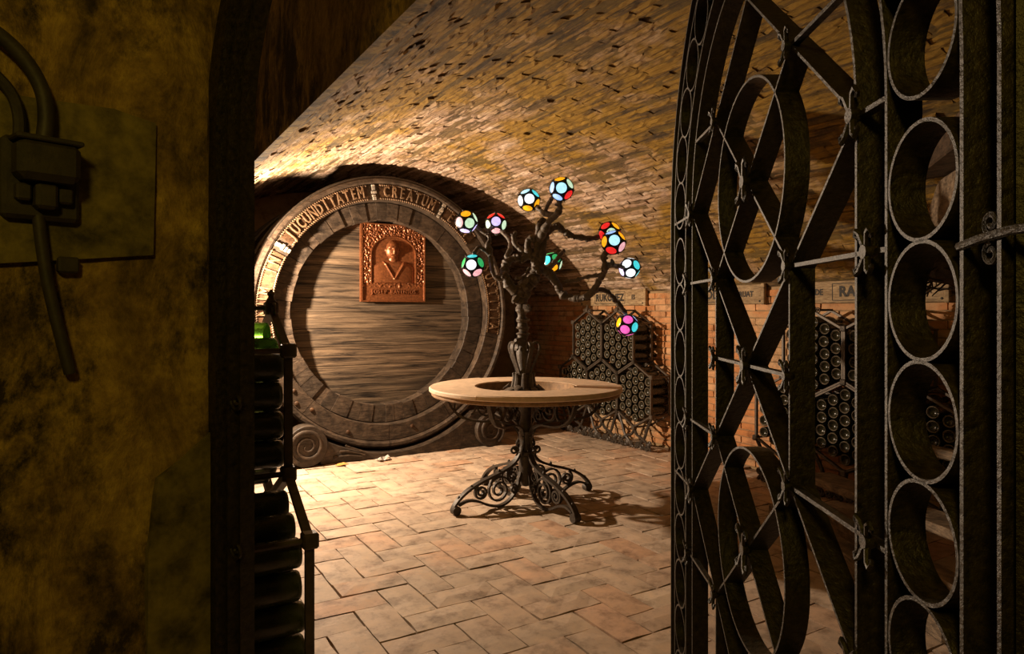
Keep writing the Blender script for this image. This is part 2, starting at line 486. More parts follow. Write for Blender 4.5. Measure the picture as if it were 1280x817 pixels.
# ceiling: vault backing and bricks
ceiling = tag(link('ceiling', None), kind='structure')
def vault_section(off=0.0, n=60):
    pts = []
    for i in range(n + 1):
        a = aL0 + (math.pi / 2 - aL0) * i / n
        pts.append((XC + (RL + off) * math.cos(a), APEX - RL + (RL + off) * math.sin(a)))
    for i in range(1, n + 1):
        a = math.pi / 2 + (aR1 - math.pi / 2) * i / n
        pts.append((XC + (RR + off) * math.cos(a), APEX - RR + (RR + off) * math.sin(a)))
    return pts
b = MB(); sec = vault_section(0.010); sec2 = vault_section(0.2)
ys = [YN + (YF - YN) * i / 70 for i in range(71)]
vsx = []
for y in ys:
    for (x, z) in sec:
        d = noise.noise(Vector((x * 3, y * 3, z * 3))) * 0.008
        vsx.append((x, y, z + d))
n = len(sec)
fsx = [(j * n + i, j * n + i + 1, (j + 1) * n + i + 1, (j + 1) * n + i) for j in range(len(ys) - 1) for i in range(n - 1)]
b.add(vsx, fsx)
b.add([(x, y, z) for y in (YN, YF) for (x, z) in [(max(x_, XEDGE), z_) for x_, z_ in sec2]], [(i, i + 1, n + i + 1, n + i) for i in range(n - 1)])
b.build('vault_backing', M['vault_mortar'], ceiling, True)
BL, BH = 0.285, 0.047
brick_v = [rough_piece('vault_brick', BL - 0.006, BH - 0.005, 0.035, M['vault'], 40 + s, 6, 2, 0.004, 0.005) for s in range(10)]
vb = []
def lay_course(cx, cz, r, a):
    """one course of bricks along the vault at polar angle a"""
    px, pz = cx + r * math.cos(a), cz + r * math.sin(a)
    nrm = Vector((-math.cos(a), 0, -math.sin(a)))            # towards the room
    yv = Vector((0, 1, 0)); tv = nrm.cross(yv)
    y = YN + random.uniform(0, BL); course = random.uniform(-0.004, 0.004)
    while y < YF - BL / 2:
        rnd = random.random()
        if rnd > 0.03:
            out = noise.noise(Vector((px * 1.7, y * 1.7, pz * 1.7))) * 0.010 + random.uniform(-0.005, 0.005) + course
            if noise.noise(Vector((px * 9, y * 1.6, pz * 9))) > 0.38: out -= 0.014
            m = Matrix((( yv.x, tv.x, nrm.x), (yv.y, tv.y, nrm.y), (yv.z, tv.z, nrm.z))).to_4x4()
            m.translation = Vector((px, y, pz)) + nrm * out
            m = m @ Matrix.Rotation(random.uniform(-0.02, 0.02), 4, 'Z') @ Matrix.Rotation(random.uniform(-0.03, 0.03), 4, 'X') @ Matrix.Rotation(random.uniform(-0.01, 0.01), 4, 'Y')
            if random.random() < 0.5: m = m @ Matrix.Rotation(math.pi, 4, 'Z')
            vb.append(m)
        y += BL
k = aL0 - 0.012
while k > math.pi / 2:
    lay_course(XC, APEX - RL, RL, k); k -= BH / RL
while k > aR1 + 0.005:
    lay_course(XC, APEX - RR, RR, k); k -= BH / RR
random.Random(5).shuffle(vb)
lay_pieces('vault_brick', brick_v, vb, ceiling, weight=lambda m: seen(m.translation) if m.translation.x > 0.9 else 0.2 * seen(m.translation))

# side wall over the wide opening: its outer face looks back at the doorway, its foot is the edge of the vault
b = MB()
zs = [1.955 + 0.9 * i / 26 for i in range(27)]
yl = [YN + (YF - YN) * i / 150 for i in range(151)]
vs = []
for y in yl:
    for i, z in enumerate(zs):
        d = noise.noise(Vector((3, y * 5, z * 5))) * 0.012 + noise.noise(Vector((5, y * 19, z * 19))) * 0.005
        vs.append((XEDGE - 0.03 + (d if i else 0), y, z))
n = len(zs)
b.add(vs, [(j * n + i, j * n + i + 1, (j + 1) * n + i + 1, (j + 1) * n + i) for j in range(len(yl) - 1) for i in range(n - 1)])
b.add([(XEDGE - 0.03, YN, 1.955), (XEDGE - 0.03, YF, 1.955), (XEDGE + 0.012, YF, 1.965), (XEDGE + 0.012, YN, 1.965)], [(0, 1, 2, 3)])
b.add([(XEDGE - 0.03, YN, 2.855), (XEDGE - 0.03, YF, 2.855), (-1.2, YF, 2.855), (-1.2, YN, 2.855)], [(0, 1, 2, 3)])
soffit = tag(b.build('wall_opening', M['plaster'], None, True), kind='structure')
b = MB(); b.box((0.0, (1.46 + YF) / 2, 0.76), (0.2, YF - 1.46, 1.54))
wall_side = tag(b.build('wall_side', M['plaster']), kind='structure')

# wall with the racks
wall_right = tag(link('wall_right', None), kind='structure')
b = MB(); b.box((XR + 0.115, (YN + YF) / 2, 0.71), (0.2, YF - YN, 1.46)); b.build('wall_backing', M['mortar'], wall_right)
wb_v = [rough_piece('brick', BL - 0.010, 0.047, 0.04, M['brick'], 80 + s, 5, 2, 0.002, 0.004) for s in range(8)]
wb = []
z = 0.03; row = 0
while z < 1.43:
    y = 0.9 + (row % 2) * BL / 2
    while y < YF - 0.2:
        out = random.uniform(-0.003, 0.004) - (0.012 if random.random() < 0.03 else 0)
        m = Matrix(((0, 0, -1), (1, 0, 0), (0, -1, 0))).to_4x4()
        m.translation = Vector((XR - out, y, z))
        m = m @ Matrix.Rotation(random.uniform(-0.012, 0.012), 4, 'Z') @ Matrix.Rotation(random.uniform(-0.02, 0.02), 4, 'X')
        wb.append(m); y += BL
    z += 0.056; row += 1
random.Random(6).shuffle(wb)
lay_pieces('brick', wb_v, wb, wall_right)

# far wall behind the cask
b = MB(); b.box((2.2, YF + 0.1, 1.25), (5.0, 0.2, 2.7))
tag(b.build('wall_back', M['mortar']), kind='structure')

# ------------------------------------------------------------------ the doorway: rough plastered wall beside the opening
JAMB = W(-0.575, 1.30); OUT = W(-0.575 - 0.8 * 0.75, 1.30 - 0.75)
b = MB()
dirv = (OUT - JAMB).normalized(); nrm = Vector((-dirv.y, dirv.x, 0))
if nrm.dot(-JAMB) < 0: nrm = -nrm
nu, nv = 90, 150
vs = []
for j in range(nv + 1):
    z = 2.6 * j / nv
    for i in range(nu + 1):
        u = 0.95 * i / nu
        p = JAMB + dirv * u
        d = noise.noise(Vector((u * 4, z * 4, 3))) * 0.012 + noise.noise(Vector((u * 13, z * 13, 7))) * 0.007 + noise.noise(Vector((u * 40, z * 40, 9))) * 0.0022
        if i == 0: d = -0.004
        vs.append((p.x + nrm.x * d, p.y + nrm.y * d, z))
fs = [(j * (nu + 1) + i, j * (nu + 1) + i + 1, (j + 1) * (nu + 1) + i + 1, (j + 1) * (nu + 1) + i) for j in range(nv) for i in range(nu)]
b.add(vs, fs)
back = -nrm * 0.25
J2 = JAMB + back; O2 = OUT + back
b.add([(JAMB.x, JAMB.y, 0), (J2.x, J2.y, 0), (J2.x, J2.y, 2.6), (JAMB.x, JAMB.y, 2.6), (OUT.x, OUT.y, 0), (O2.x, O2.y, 0), (O2.x, O2.y, 2.6), (OUT.x, OUT.y, 2.6)],
      [(0, 1, 2, 3), (1, 5, 6, 2), (5, 4, 7, 6)])
wall_left = tag(b.build('wall_left', M['plaster'], None, True), kind='structure')
# smoother repair patches let into the plaster, each with its own edge
def wall_point(u, z, off=0.0):
    p = JAMB + dirv * u + nrm * off
    return Vector((p.x, p.y, z))
def patch(poly, off, mat):
    b = MB(); n = len(poly)
    top = [wall_point(u, z, off) for u, z in poly]; bot = [wall_point(u, z, -0.03) for u, z in poly]
    b.add(top + bot, [tuple(range(n))] + [(i, (i + 1) % n, n + (i + 1) % n, n + i) for i in range(n)])
    return b.build('repair_patch', mat, wall_left)
patch([(0.005, 0.0), (0.125, 0.0), (0.118, 0.80), (0.10, 0.93), (0.05, 0.965), (0.005, 1.0)], 0.007, M['greenish'])
patch([(0.11, 1.33), (0.36, 1.30), (0.36, 1.56), (0.175, 1.575), (0.105, 1.565)], 0.008, M['greenish'])

# doorway side opposite and the spandrel above it, outside the frame except for their shade
HINGE = W(0.455, 0.53)
tan = (HINGE - JAMB).normalized(); span = (HINGE - JAMB).length
inn = Vector((tan.y, -tan.x, 0))
if inn.dot(JAMB) < 0: inn = -inn
SPR = 1.56
RAD = span / 2
def door_pt(k, z, off=0.0):
    p = JAMB + tan * k + inn * off
    return Vector((p.x, p.y, z))
b = MB()
arcp = [(RAD - RAD * math.cos(math.pi * i / 32), SPR + RAD * math.sin(math.pi * i / 32)) for i in range(33)]
for o1 in (0.0, 0.015):
    vs = [door_pt(k, z, o1) for k, z in arcp] + [door_pt(k, 2.6, o1) for k, z in arcp]
    b.add(vs, [(i, i + 1, 33 + i + 1, 33 + i) for i in range(32)])
b.add([door_pt(k, z, o) for o in (0.0, 0.015) for k, z in arcp], [(i, i + 1, 33 + i + 1, 33 + i) for i in range(32)])
tag(b.build('wall_spandrel', M['plaster']), kind='structure')

# iron frame fixed in the doorway
fr = thing('gate_frame', 'black iron arched frame fixed to the plastered jamb of the doorway', 'gate frame', (JAMB.x, JAMB.y, 0))
def frame_bar(inset, w_in, thick, off0, depth):
    pts = [door_pt(inset, 0.0, off0)] + [door_pt(inset, SPR * i / 6, off0) for i in range(1, 6)]
    r = RAD - inset
    pts += [door_pt(RAD - r * math.cos(math.pi * i / 36), SPR + r * math.sin(math.pi * i / 36), off0) for i in range(37)]
    pts += [door_pt(span - inset, SPR * i / 6, off0) for i in range(5, -1, -1)]
    m = MB(); m.strip([p - Vector((JAMB.x, JAMB.y, 0)) for p in pts], inn, depth, thick)
    return m
frame_bar(0.006, 0, 0.034, -0.004, 0.055).build('outer_bar', M['gate_iron'], fr)
frame_bar(0.033, 0, 0.008, 0.012, 0.045).build('inner_bar', M['gate_iron'], fr)
frame_bar(0.047, 0, 0.006, 0.03, 0.03).build('inner_bar', M['gate_iron'], fr)
for zc in (0.78, 1.06):
    m = MB()
    pts = spiral(0, 0, 0.018, 0.004, R(180), 1.3, 20)
    m.tube([door_pt(0.042 + 0.012 + a, zc + c_, 0.02) - Vector((JAMB.x, JAMB.y, 0)) for a, c_ in pts], 0.0035, 6)
    m.build('scroll', M['gate_iron'], fr, True)

# switch box with conduits on the plaster
sw = thing('switch_box', 'old dark electric switch box with conduit on the stained plaster wall', 'switch box', wall_point(0.285, 1.43, 0.0))
rotw = Matrix((dirv, nrm, Vector((0, 0, 1)))).transposed().to_3x3()
rw = rotw
def sw_l(u, v, o): return rotw @ Vector((u, o, v))
m = MB(); m.box(sw_l(0, 0.005, 0.012), (0.105, 0.03, 0.125), rw, 0, 0.006); m.build('back_plate', M['switch'], sw)
m = MB(); m.box(sw_l(0.0, 0.03, 0.045), (0.085, 0.045, 0.062), rw, 0, 0.01)
m.box(sw_l(0, 0.062, 0.04), (0.09, 0.055, 0.008), rw, 0, 0.002)
m.build('cover', M['switch'], sw)
m = MB(); m.box(sw_l(0, -0.022, 0.036), (0.03, 0.03, 0.04), rw, 0, 0.005)
m.build('switch_lever', M['switch'], sw)
for du in (-0.028, 0.028):
    m = MB(); m.box(sw_l(du, -0.018, 0.032), (0.02, 0.02, 0.026), rw, 0, 0.003); m.build('terminal', M['switch'], sw)
m = MB(); m.tube([sw_l(u, v, 0.028) for u, v in smooth_path([(0.0, 0.06), (-0.004, 0.10), (0.0, 0.14), (0.02, 0.18), (0.055, 0.212), (0.11, 0.235), (0.2, 0.25)], 4)], 0.0115, 10)
m.build('conduit', M['switch'], sw, True)
m = MB(); m.tube([sw_l(u, v, 0.022) for u, v in smooth_path([(0.03, 0.06), (0.03, 0.10), (0.042, 0.135), (0.075, 0.165), (0.13, 0.19), (0.2, 0.205)], 4)], 0.0085, 8)
m.build('conduit', M['switch'], sw, True)
m = MB(); m.tube([sw_l(u, v, 0.02) for u, v in smooth_path([(0.004, -0.05), (0.0, -0.09), (-0.008, -0.15), (-0.022, -0.22), (-0.04, -0.30)], 4)], 0.009, 10)
m.build('conduit', M['switch'], sw, True)
m = MB(); m.box(sw_l(-0.04, -0.125, 0.01), (0.03, 0.016, 0.026), rw, 0, 0.003); m.build('clip', M['switch'], sw)
exec_marker = None

# ------------------------------------------------------------------ the great cask
BX, BY, BZ, BR = 2.115, 5.58, 1.22, 1.16          # centre of the front and outer radius
cask = thing('wine_cask', 'giant round wooden wine cask with carved lettered rim standing under the vault', 'cask', (BX, BY, 0))
def CP(r, a, y):                                   # a measured clockwise from the top
    return Vector((r * math.sin(a), y, BZ + r * math.cos(a)))
def wedge(b, r0, r1, a0, a1, y0, y1, n=6, bev=0.0, mi=0):
    """ring segment between radii r0..r1, angles a0..a1, front y0 and back y1"""
    sec = [(r0, y1), (r0, y0 + bev), (r0 + bev, y0), (r1 - bev, y0), (r1, y0 + bev), (r1, y1)] if bev > 0 else [(r0, y1), (r0, y0), (r1, y0), (r1, y1)]
    m = len(sec); vs = []
    for i in range(n + 1):
        a = a0 + (a1 - a0) * i / n
        for r, y in sec: vs.append(CP(r, a, y))
    fs = []
    for i in range(n):
        for k in range(m):
            k2 = (k + 1) % m
            fs.append((i * m + k, i * m + k2, (i + 1) * m + k2, (i + 1) * m + k))
    fs.append(tuple(range(m))[::-1]); fs.append(tuple(n * m + k for k in range(m)))
    b.add(vs, fs, mi)
# body behind the rim, with hoops
b = MB()
prof = [(1.10, 0.05), (1.13, 0.4), (1.14, 0.8), (1.13, 1.2), (1.09, 1.6)]
seg = 72
vs = []; fs = []
for r, y in prof:
    for k in range(seg): vs.append(CP(r, 2 * math.pi * k / seg, y))
for i in range(len(prof) - 1):
    for k in range(seg): fs.append((i * seg + k, i * seg + (k + 1) % seg, (i + 1) * seg + (k + 1) % seg, (i + 1) * seg + k))
b.add(vs, fs); b.build('cask_body', M['barrel_wood'], cask, True)
for y in (0.45, 0.95, 1.4):
    m = MB(); wedge(m, 1.12, 1.15, 0, 2 * math.pi, y, y + 0.07, 72); m.build('hoop', M['iron'], cask)
# outer rim: felloes
cuts = [-180, -138, -100, -59, -8, 27.5, 58, 103, 148, 180]
for i in range(len(cuts) - 1):
    m = MB(); wedge(m, 0.962, 1.105, R(cuts[i]) + 0.002, R(cuts[i + 1]) - 0.002, 0.0, 0.22, 16, 0.006)
    m.build('rim_segment', M['barrel_wood'], cask)
    m = MB(); wedge(m, 1.105, BR, R(cuts[i]) + 0.0015, R(cuts[i + 1]) - 0.0015, -0.03, 0.22, 16, 0.016)
    m.build('rim_moulding', M['barrel_wood'], cask)
# carved panels with letters
def letters_on(panel, word, a0, a1, r, size, y, mat, sx):
    n = len(word)
    for i, ch in enumerate(word):
        if ch == ' ': continue
        a = a0 + (a1 - a0) * (i + 0.5) / n
        me = text_mesh(ch, size, 0.009, mat, sx, 0.003)
        mw = Matrix.Translation(CP(r, a, y)) @ Matrix.Rotation(a, 4, 'Y') @ Matrix.Rotation(R(90), 4, 'X')
        o = link('letter', me, panel, mw=mw)
def bead_row(b, r, a0, a1, y, n):
    pts = []; rad = []
    for i in range(n * 3 + 1):
        a = a0 + (a1 - a0) * i / (n * 3)
        pts.append(CP(r + 0.004 * math.sin(i * 2.1), a, y)); rad.append(0.0075 if i % 3 else 0.0035)
    b.tube(pts, rad, 6)
for word, d0, d1, mat in (('VINUM IN', -103, -63, 'panel_gilt'), ('JUCUNDITATEM', -56.5, -11, 'panel_gilt'), ('CREATUM', -5, 26, 'panel'),
                          ('EST', 30, 50, 'panel'), ('SUSTITIA', 63, 101, 'panel')):
    m = MB(); wedge(m, 0.985, 1.088, R(d0), R(d1), -0.008, 0.03, 18, 0.004)
    panel = m.build('carved_panel', M['panel'], cask)
    letters_on(panel, word, R(d0 + 1.5), R(d1 - 1.5), 1.036, 0.128, -0.010, M['panel_gilt'], 0.62)
    m = MB(); bead_row(m, 0.979, R(d0), R(d1), -0.006, int((d1 - d0) * 0.9)); bead_row(m, 1.093, R(d0), R(d1), -0.012, int((d1 - d0) * 1.0))
    m.build('bead_border', M['panel_gilt'], panel, True)
# torn metal straps between the panels
for d in (-60, -8, 28):
    rnd = random.Random(d)
    m = MB()
    for k in range(5):
        r0 = 0.968 + 0.028 * k
        w0 = rnd.uniform(0.012, 0.03)
        wedge(m, r0, r0 + rnd.uniform(0.014, 0.026), R(d) - w0 * rnd.uniform(0.6, 1), R(d) + w0, -0.014 - rnd.uniform(0, 0.006), 0.0, 2)
    m.build('metal_strap', M['tin'], cask)
# nail heads and a plugged hole on the plain lower rim
for d, r in ((-140, 1.03), (-133, 1.07), (-128, 1.02), (-118, 1.05), (128, 1.04), (140, 1.07), (168, 1.02), (-160, 1.06)):
    m = MB()
    mw = Matrix.Translation(CP(r, R(d), 0.0)) @ Matrix.Rotation(R(90), 4, 'X')
    m.lathe([(0.018, -0.002), (0.017, 0.006), (0.010, 0.011), (0.0, 0.012)], 10, mw); m.build('nail_head', M['panel'], cask, True)
for d in (141,):
    m = MB(); wedge(m, 1.0, 1.085, R(d - 5), R(d + 5), -0.006, 0.02, 6, 0.003); m.build('wood_plug', M['barrel_wood'], cask)
m = MB(); m.tube([CP(1.16, R(a), -0.012) for a in range(-60, 61, 4)], 0.012, 6); m.build('top_shadow_line', M['iron'], cask, True)  # dark line over the rim, standing in for the shadow above the cask
# staves: the end-grain ring inside the rim
a = -180.0; rnd = random.Random(11)
while a < 180 - 2:
    st = rnd.uniform(5.5, 10)
    if a + st > 176: st = 180 - a
    m = MB(); wedge(m, 0.805 + rnd.uniform(-0.006, 0.006), 0.958, R(a) + 0.0015, R(a + st) - 0.0015, 0.085 + rnd.uniform(-0.008, 0.008), 0.30, 4, 0.005)
    m.build('stave', M['barrel_wood'], cask); a += st
# planks of the head
rnd = random.Random(4); z = -0.83
while z < 0.83:
    h = rnd.uniform(0.11, 0.17); z1 = min(z + h, 0.83)
    rr = 0.83; y0 = 0.215 + rnd.uniform(-0.004, 0.004)
    n = 6; lft = []; rgt = []
    for i in range(n + 1):
        zz = z + 0.002 + (z1 - z - 0.004) * i / n
        x = math.sqrt(max(0, rr * rr - min(abs(zz), rr) ** 2)); lft.append((-x, zz)); rgt.append((x, zz))
    poly = lft[::-1] + rgt
    k = len(poly); m = MB()
    m.add([(x, y0, BZ + zz) for x, zz in poly] + [(x, y0 + 0.05, BZ + zz) for x, zz in poly],
          [tuple(range(k))] + [(i, (i + 1) % k, k + (i + 1) % k, k + i) for i in range(k)])
    m.build('head_plank', M['barrel_face'], cask); z = z1

# copper plaque with the bust
pl = thing('relief_plaque', 'copper relief plaque with a bust in an arched niche, mounted on the cask head', 'plaque', (2.222, BY + 0.213, 1.315))
PW, PH = 0.60, 0.69
def smooth(e0, e1, x):
    t = max(0, min(1, (x - e0) / (e1 - e0))); return t * t * (3 - 2 * t)
def ell(x, z, cx, cz, rx, rz, h):
    d = ((x - cx) / rx) ** 2 + ((z - cz) / rz) ** 2
    return h * math.sqrt(1 - d) if d < 1 else 0
def relief(x, z):
    # arched niche
    aw = 0.205; spr = 0.42
    inside = (abs(x) < aw and 0.17 < z <= spr) or (z > spr and (x / aw) ** 2 + ((z - spr) / 0.155) ** 2 < 1)
    h = 0.03
    if inside:
        h = 0.006
        # shoulders and chest
        sh = 0
        zt = 0.385 - 0.55 * max(0, abs(x + 0.0) - 0.05) ** 1.3 - (0.05 if abs(x) > 0.15 else 0) * 0
        if 0.17 < z < zt and abs(x) < 0.19:
            sh = 0.034 * smooth(0, 0.05, zt - z) * math.sqrt(max(0, 1 - (x / 0.20) ** 2)) + 0.01
            for s in (-1, 1):                      # lapels
                d = abs((x * s) - 0.62 * (z - 0.20) * 1.0)
                if 0.20 < z < 0.36 and d < 0.012: sh += 0.010 * (1 - d / 0.012)
            if abs(x) < 0.62 * (z - 0.20) - 0.012 and z < 0.35: sh -= 0.005
        h = max(h, 0.006 + sh)
        neck = ell(x, z, 0.0, 0.385, 0.045, 0.06, 0.04); h = max(h, 0.006 + neck)
        cx = -0.008
        head = ell(x, z, cx, 0.462, 0.066, 0.092, 0.062)
        if head > 0:
            f = head
            f += ell(x, z, cx, 0.452, 0.012, 0.030, 0.016)                      # nose
            for s in (-1, 1):
                f -= ell(x, z, cx + s * 0.026, 0.470, 0.016, 0.010, 0.009)        # sockets
                f += ell(x, z, cx + s * 0.026, 0.486, 0.022, 0.007, 0.006)        # brows
                f += ell(x, z, cx + s * 0.024, 0.468, 0.008, 0.005, 0.004)
            f += ell(x, z, cx, 0.424, 0.024, 0.007, 0.008)                         # moustache
            f -= ell(x, z, cx, 0.414, 0.018, 0.004, 0.005)
            f += ell(x, z, cx, 0.395, 0.022, 0.015, 0.006)
            h = max(h, 0.006 + f)
        for s in (-1, 1): h = max(h, 0.006 + ell(x, z, cx + s * 0.066, 0.460, 0.010, 0.024, 0.03))
    else:
        edge = min(PW / 2 - abs(x), z, PH - z)
        if edge < 0.012: h = 0.044
        elif z < 0.165 and z > 0.055:
            h = 0.027
            if z > 0.125: h += 0.012 * max(0, noise.noise(Vector((x * 45, z * 45, 2))))
        elif z > 0.165:
            ridge = 1 - abs(noise.noise(Vector((x * 42, z * 42, 1.3))) * 2)
            h = 0.028 + 0.013 * max(0, ridge) + 0.008 * noise.noise(Vector((x * 75, z * 75, 4)))
        if z > 0.165:
            d = abs(math.hypot(x / aw, (z - spr) / 0.155) - 1) if z > spr else abs(abs(x) - aw) / aw
            if d < 0.07: h = 0.040
    return h
b = MB(); nx, nz = 180, 206; vs = []
for j in range(nz + 1):
    for i in range(nx + 1):
        x = -PW / 2 + PW * i / nx; z = PH * j / nz
        vs.append((x, -relief(x, z) - 0.012, z))
fs = [(j * (nx + 1) + i, j * (nx + 1) + i + 1, (j + 1) * (nx + 1) + i + 1, (j + 1) * (nx + 1) + i) for j in range(nz) for i in range(nx)]
b.add(vs, fs)
b.box((0, -0.018, PH / 2), (PW, 0.036, PH))
b.build('relief', M['copper'], pl, True)
word = 'JOSEP RAVENTOS'
for i, ch in enumerate(word):
    if ch == ' ': continue
    me = text_mesh(ch, 0.052, 0.006, M['copper'], 0.85, 0.0015)
    link('letter', me, pl, mw=Matrix.Translation((-0.215 + 0.43 * (i + 0.5) / len(word), -0.043, 0.088)) @ Matrix.Rotation(R(90), 4, 'X'))

# cradle under the cask
cr = thing('cask_cradle', 'carved wooden cradle with scroll ends carrying the giant cask', 'cradle', (BX, 5.50, 0))
def cradle_top(x):
    return max(0.012, min(0.34, BZ - math.sqrt(max(0.0, (BR + 0.012) ** 2 - min(abs(x), 1.1) ** 2)) ))
b = MB(); xs = [-0.62 + 1.5 * i / 40 for i in range(41)]
vs = []
for x in xs:
    t = cradle_top(x)
    for y in (-0.04, 0.12):
        vs += [(x, y, 0.0), (x, y, max(0.014, t - 0.015))]
fs = []
for i in range(40):
    a0 = i * 4; a1 = a0 + 4
    fs += [(a0, a1, a1 + 1, a0 + 1), (a0 + 2, a0 + 3, a1 + 3, a1 + 2), (a0 + 1, a1 + 1, a1 + 3, a0 + 3)]
fs += [(0, 1, 3, 2), (160, 162, 163, 161)]
b.add(vs, fs); b.build('cradle_beam', M['barrel_wood'], cr)
for sx, cx, rr in ((-1, -0.74, 0.165), (1, 0.92, 0.15)):
    m = MB()
    mw = Matrix.Translation((cx, 0.04, rr)) @ Matrix.Rotation(R(90), 4, 'X')
    m.lathe([(rr * 0.3, 0.0), (rr, 0.0), (rr, 0.12), (rr * 0.96, 0.13), (0.0, 0.132)], 36, mw)
    vol = m.build('volute', M['barrel_wood'], cr, True)
    m = MB()
    m.tube([(cx + sx * x, -0.094, rr + z) for x, z in spiral(0, 0, rr * 0.86, rr * 0.12, R(-60), 2.2, 60)], [0.016 - 0.009 * i / 60 for i in range(61)], 8)
    m.build('spiral_carving', M['barrel_wood'], vol, True)
for k in range(3):
    m = MB()
    m.tube([(x, -0.05, z) for x, z in smooth_path([(-0.52 + 0.05 * k, 0.05 + 0.045 * k), (-0.40, 0.055 + 0.035 * k), (-0.28 + 0.02 * k, 0.035 + 0.012 * k)], 5)], 0.009, 6)
    m.build('carved_leaf', M['barrel_wood'], cr, True)
# litter on the floor by the cradle
b = MB()
rnd = random.Random(9)
vs = [(0.055 * (i / 4 - 0.5) * 2, 0.04 * (j / 3 - 0.5) * 2, 0.004 + rnd.uniform(0.0, 0.035)) for j in range(4) for i in range(5)]
b.add(vs, [(j * 5 + i, j * 5 + i + 1, (j + 1) * 5 + i + 1, (j + 1) * 5 + i) for j in range(3) for i in range(4)])
o = tag(b.build('paper_scrap', M['paper']), 'crumpled pale scrap of paper on the floor against the cask cradle', 'paper'); o.location = (1.98, 5.36, 0)
b = MB()
vs = [(0.0, 0, 0.006), (0.03, 0.02, 0.014), (0.075, 0.018, 0.02), (0.11, 0, 0.008), (0.075, -0.018, 0.01), (0.03, -0.02, 0.005)]
b.add(vs + [(x, y, z - 0.003) for x, y, z in vs], [(0, 1, 2, 3, 4, 5), (11, 10, 9, 8, 7, 6)] + [(i, 6 + i, 6 + (i + 1) % 6, (i + 1) % 6) for i in range(6)])
o = tag(b.build('dry_leaf', M['leaf']), 'curled orange dry leaf on the floor beside the cradle scroll', 'leaf'); o.location = (1.58, 5.36, 0)

# ------------------------------------------------------------------ round table
TBL = W(0.088, 4.39)
ZT = 0.755
tb = thing('round_table', 'round pale stone ring table on a scrolled wrought iron pedestal', 'table', (TBL.x, TBL.y, 0), -YAW)
def ring_slab(b, r0, r1, a0, a1, z0, z1, n, bev=0.008):
    sec = [(r0, z0), (r1 - bev, z0), (r1, z0 + bev), (r1, z1 - bev), (r1 - bev, z1), (r0 + bev * .5, z1), (r0, z1 - bev * .5)]
    m = len(sec); vs = []; fs = []
    for i in range(n + 1):
        a = a0 + (a1 - a0) * i / n
        for r, z in sec: vs.append((r * math.cos(a), r * math.sin(a), z))
    for i in range(n):
        for k in range(m):
            k2 = (k + 1) % m
            fs.append((i * m + k, i * m + k2, (i + 1) * m + k2, (i + 1) * m + k))
    fs.append(tuple(range(m))[::-1]); fs.append(tuple(n * m + k for k in range(m)))
    b.add(vs, fs)
for a0, a1, dz in ((2, 122, 0.0), (122, 242, 0.003), (242, 362, 0.006)):
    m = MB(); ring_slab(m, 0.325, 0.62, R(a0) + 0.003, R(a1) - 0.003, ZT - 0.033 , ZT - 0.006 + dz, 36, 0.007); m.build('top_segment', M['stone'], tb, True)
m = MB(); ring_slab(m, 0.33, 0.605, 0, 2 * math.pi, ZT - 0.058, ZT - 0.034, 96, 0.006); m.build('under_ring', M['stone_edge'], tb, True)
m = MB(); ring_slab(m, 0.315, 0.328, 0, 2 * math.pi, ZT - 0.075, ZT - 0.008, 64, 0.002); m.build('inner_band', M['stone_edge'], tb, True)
m = MB(); m.lathe([(0.0, ZT - 0.085), (0.318, ZT - 0.085), (0.318, ZT - 0.075), (0.0, ZT - 0.07)], 48); m.build('planter_tray', M['iron'], tb)
m = MB()
m.lathe([(0.0, 0.10), (0.03, 0.11), (0.042, 0.15), (0.046, 0.24), (0.042, 0.30), (0.058, 0.31), (0.06, 0.33), (0.046, 0.34), (0.044, 0.40), (0.05, 0.44),
         (0.056, 0.46), (0.042, 0.48), (0.04, 0.55), (0.045, 0.62), (0.06, 0.655), (0.12, 0.67), (0.16, 0.682), (0.0, 0.685)], 20)
m.build('column', M['iron'], tb, True)
for k in range(6):                                    # curls on the column
    a = R(60 * k + 12)
    m = MB(); d = Vector((math.cos(a), math.sin(a), 0))
    m.tube([d * (0.075 + x) + Vector((0, 0, 0.335 + z)) for x, z in spiral(0, 0, 0.027, 0.007, R(200), -1.4, 18)], 0.008, 6)
    m.tube([d * (0.05 + 0.008 * math.sin(i)) + Vector((0, 0, 0.36 + 0.012 * i)) for i in range(7)], 0.009, 6)
    m.build('column_curl', M['iron'], tb, True)
LEG_UP = smooth_path([(0.030, 0.40), (0.050, 0.32), (0.10, 0.258), (0.20, 0.214), (0.32, 0.178), (0.42, 0.138), (0.495, 0.085), (0.530, 0.035), (0.518, 0.010)], 5)
LEG_LO = smooth_path([(0.04, 0.20), (0.075, 0.09), (0.13, 0.03), (0.20, 0.007), (0.28, 0.024), (0.36, 0.060), (0.43, 0.072), (0.49, 0.055)], 5)
def polar(a, pts, side=0.0):
    d = Vector((math.cos(a), math.sin(a), 0)); t = Vector((-d.y, d.x, 0))
    return [d * r + t * side + Vector((0, 0, z)) for r, z in pts], t
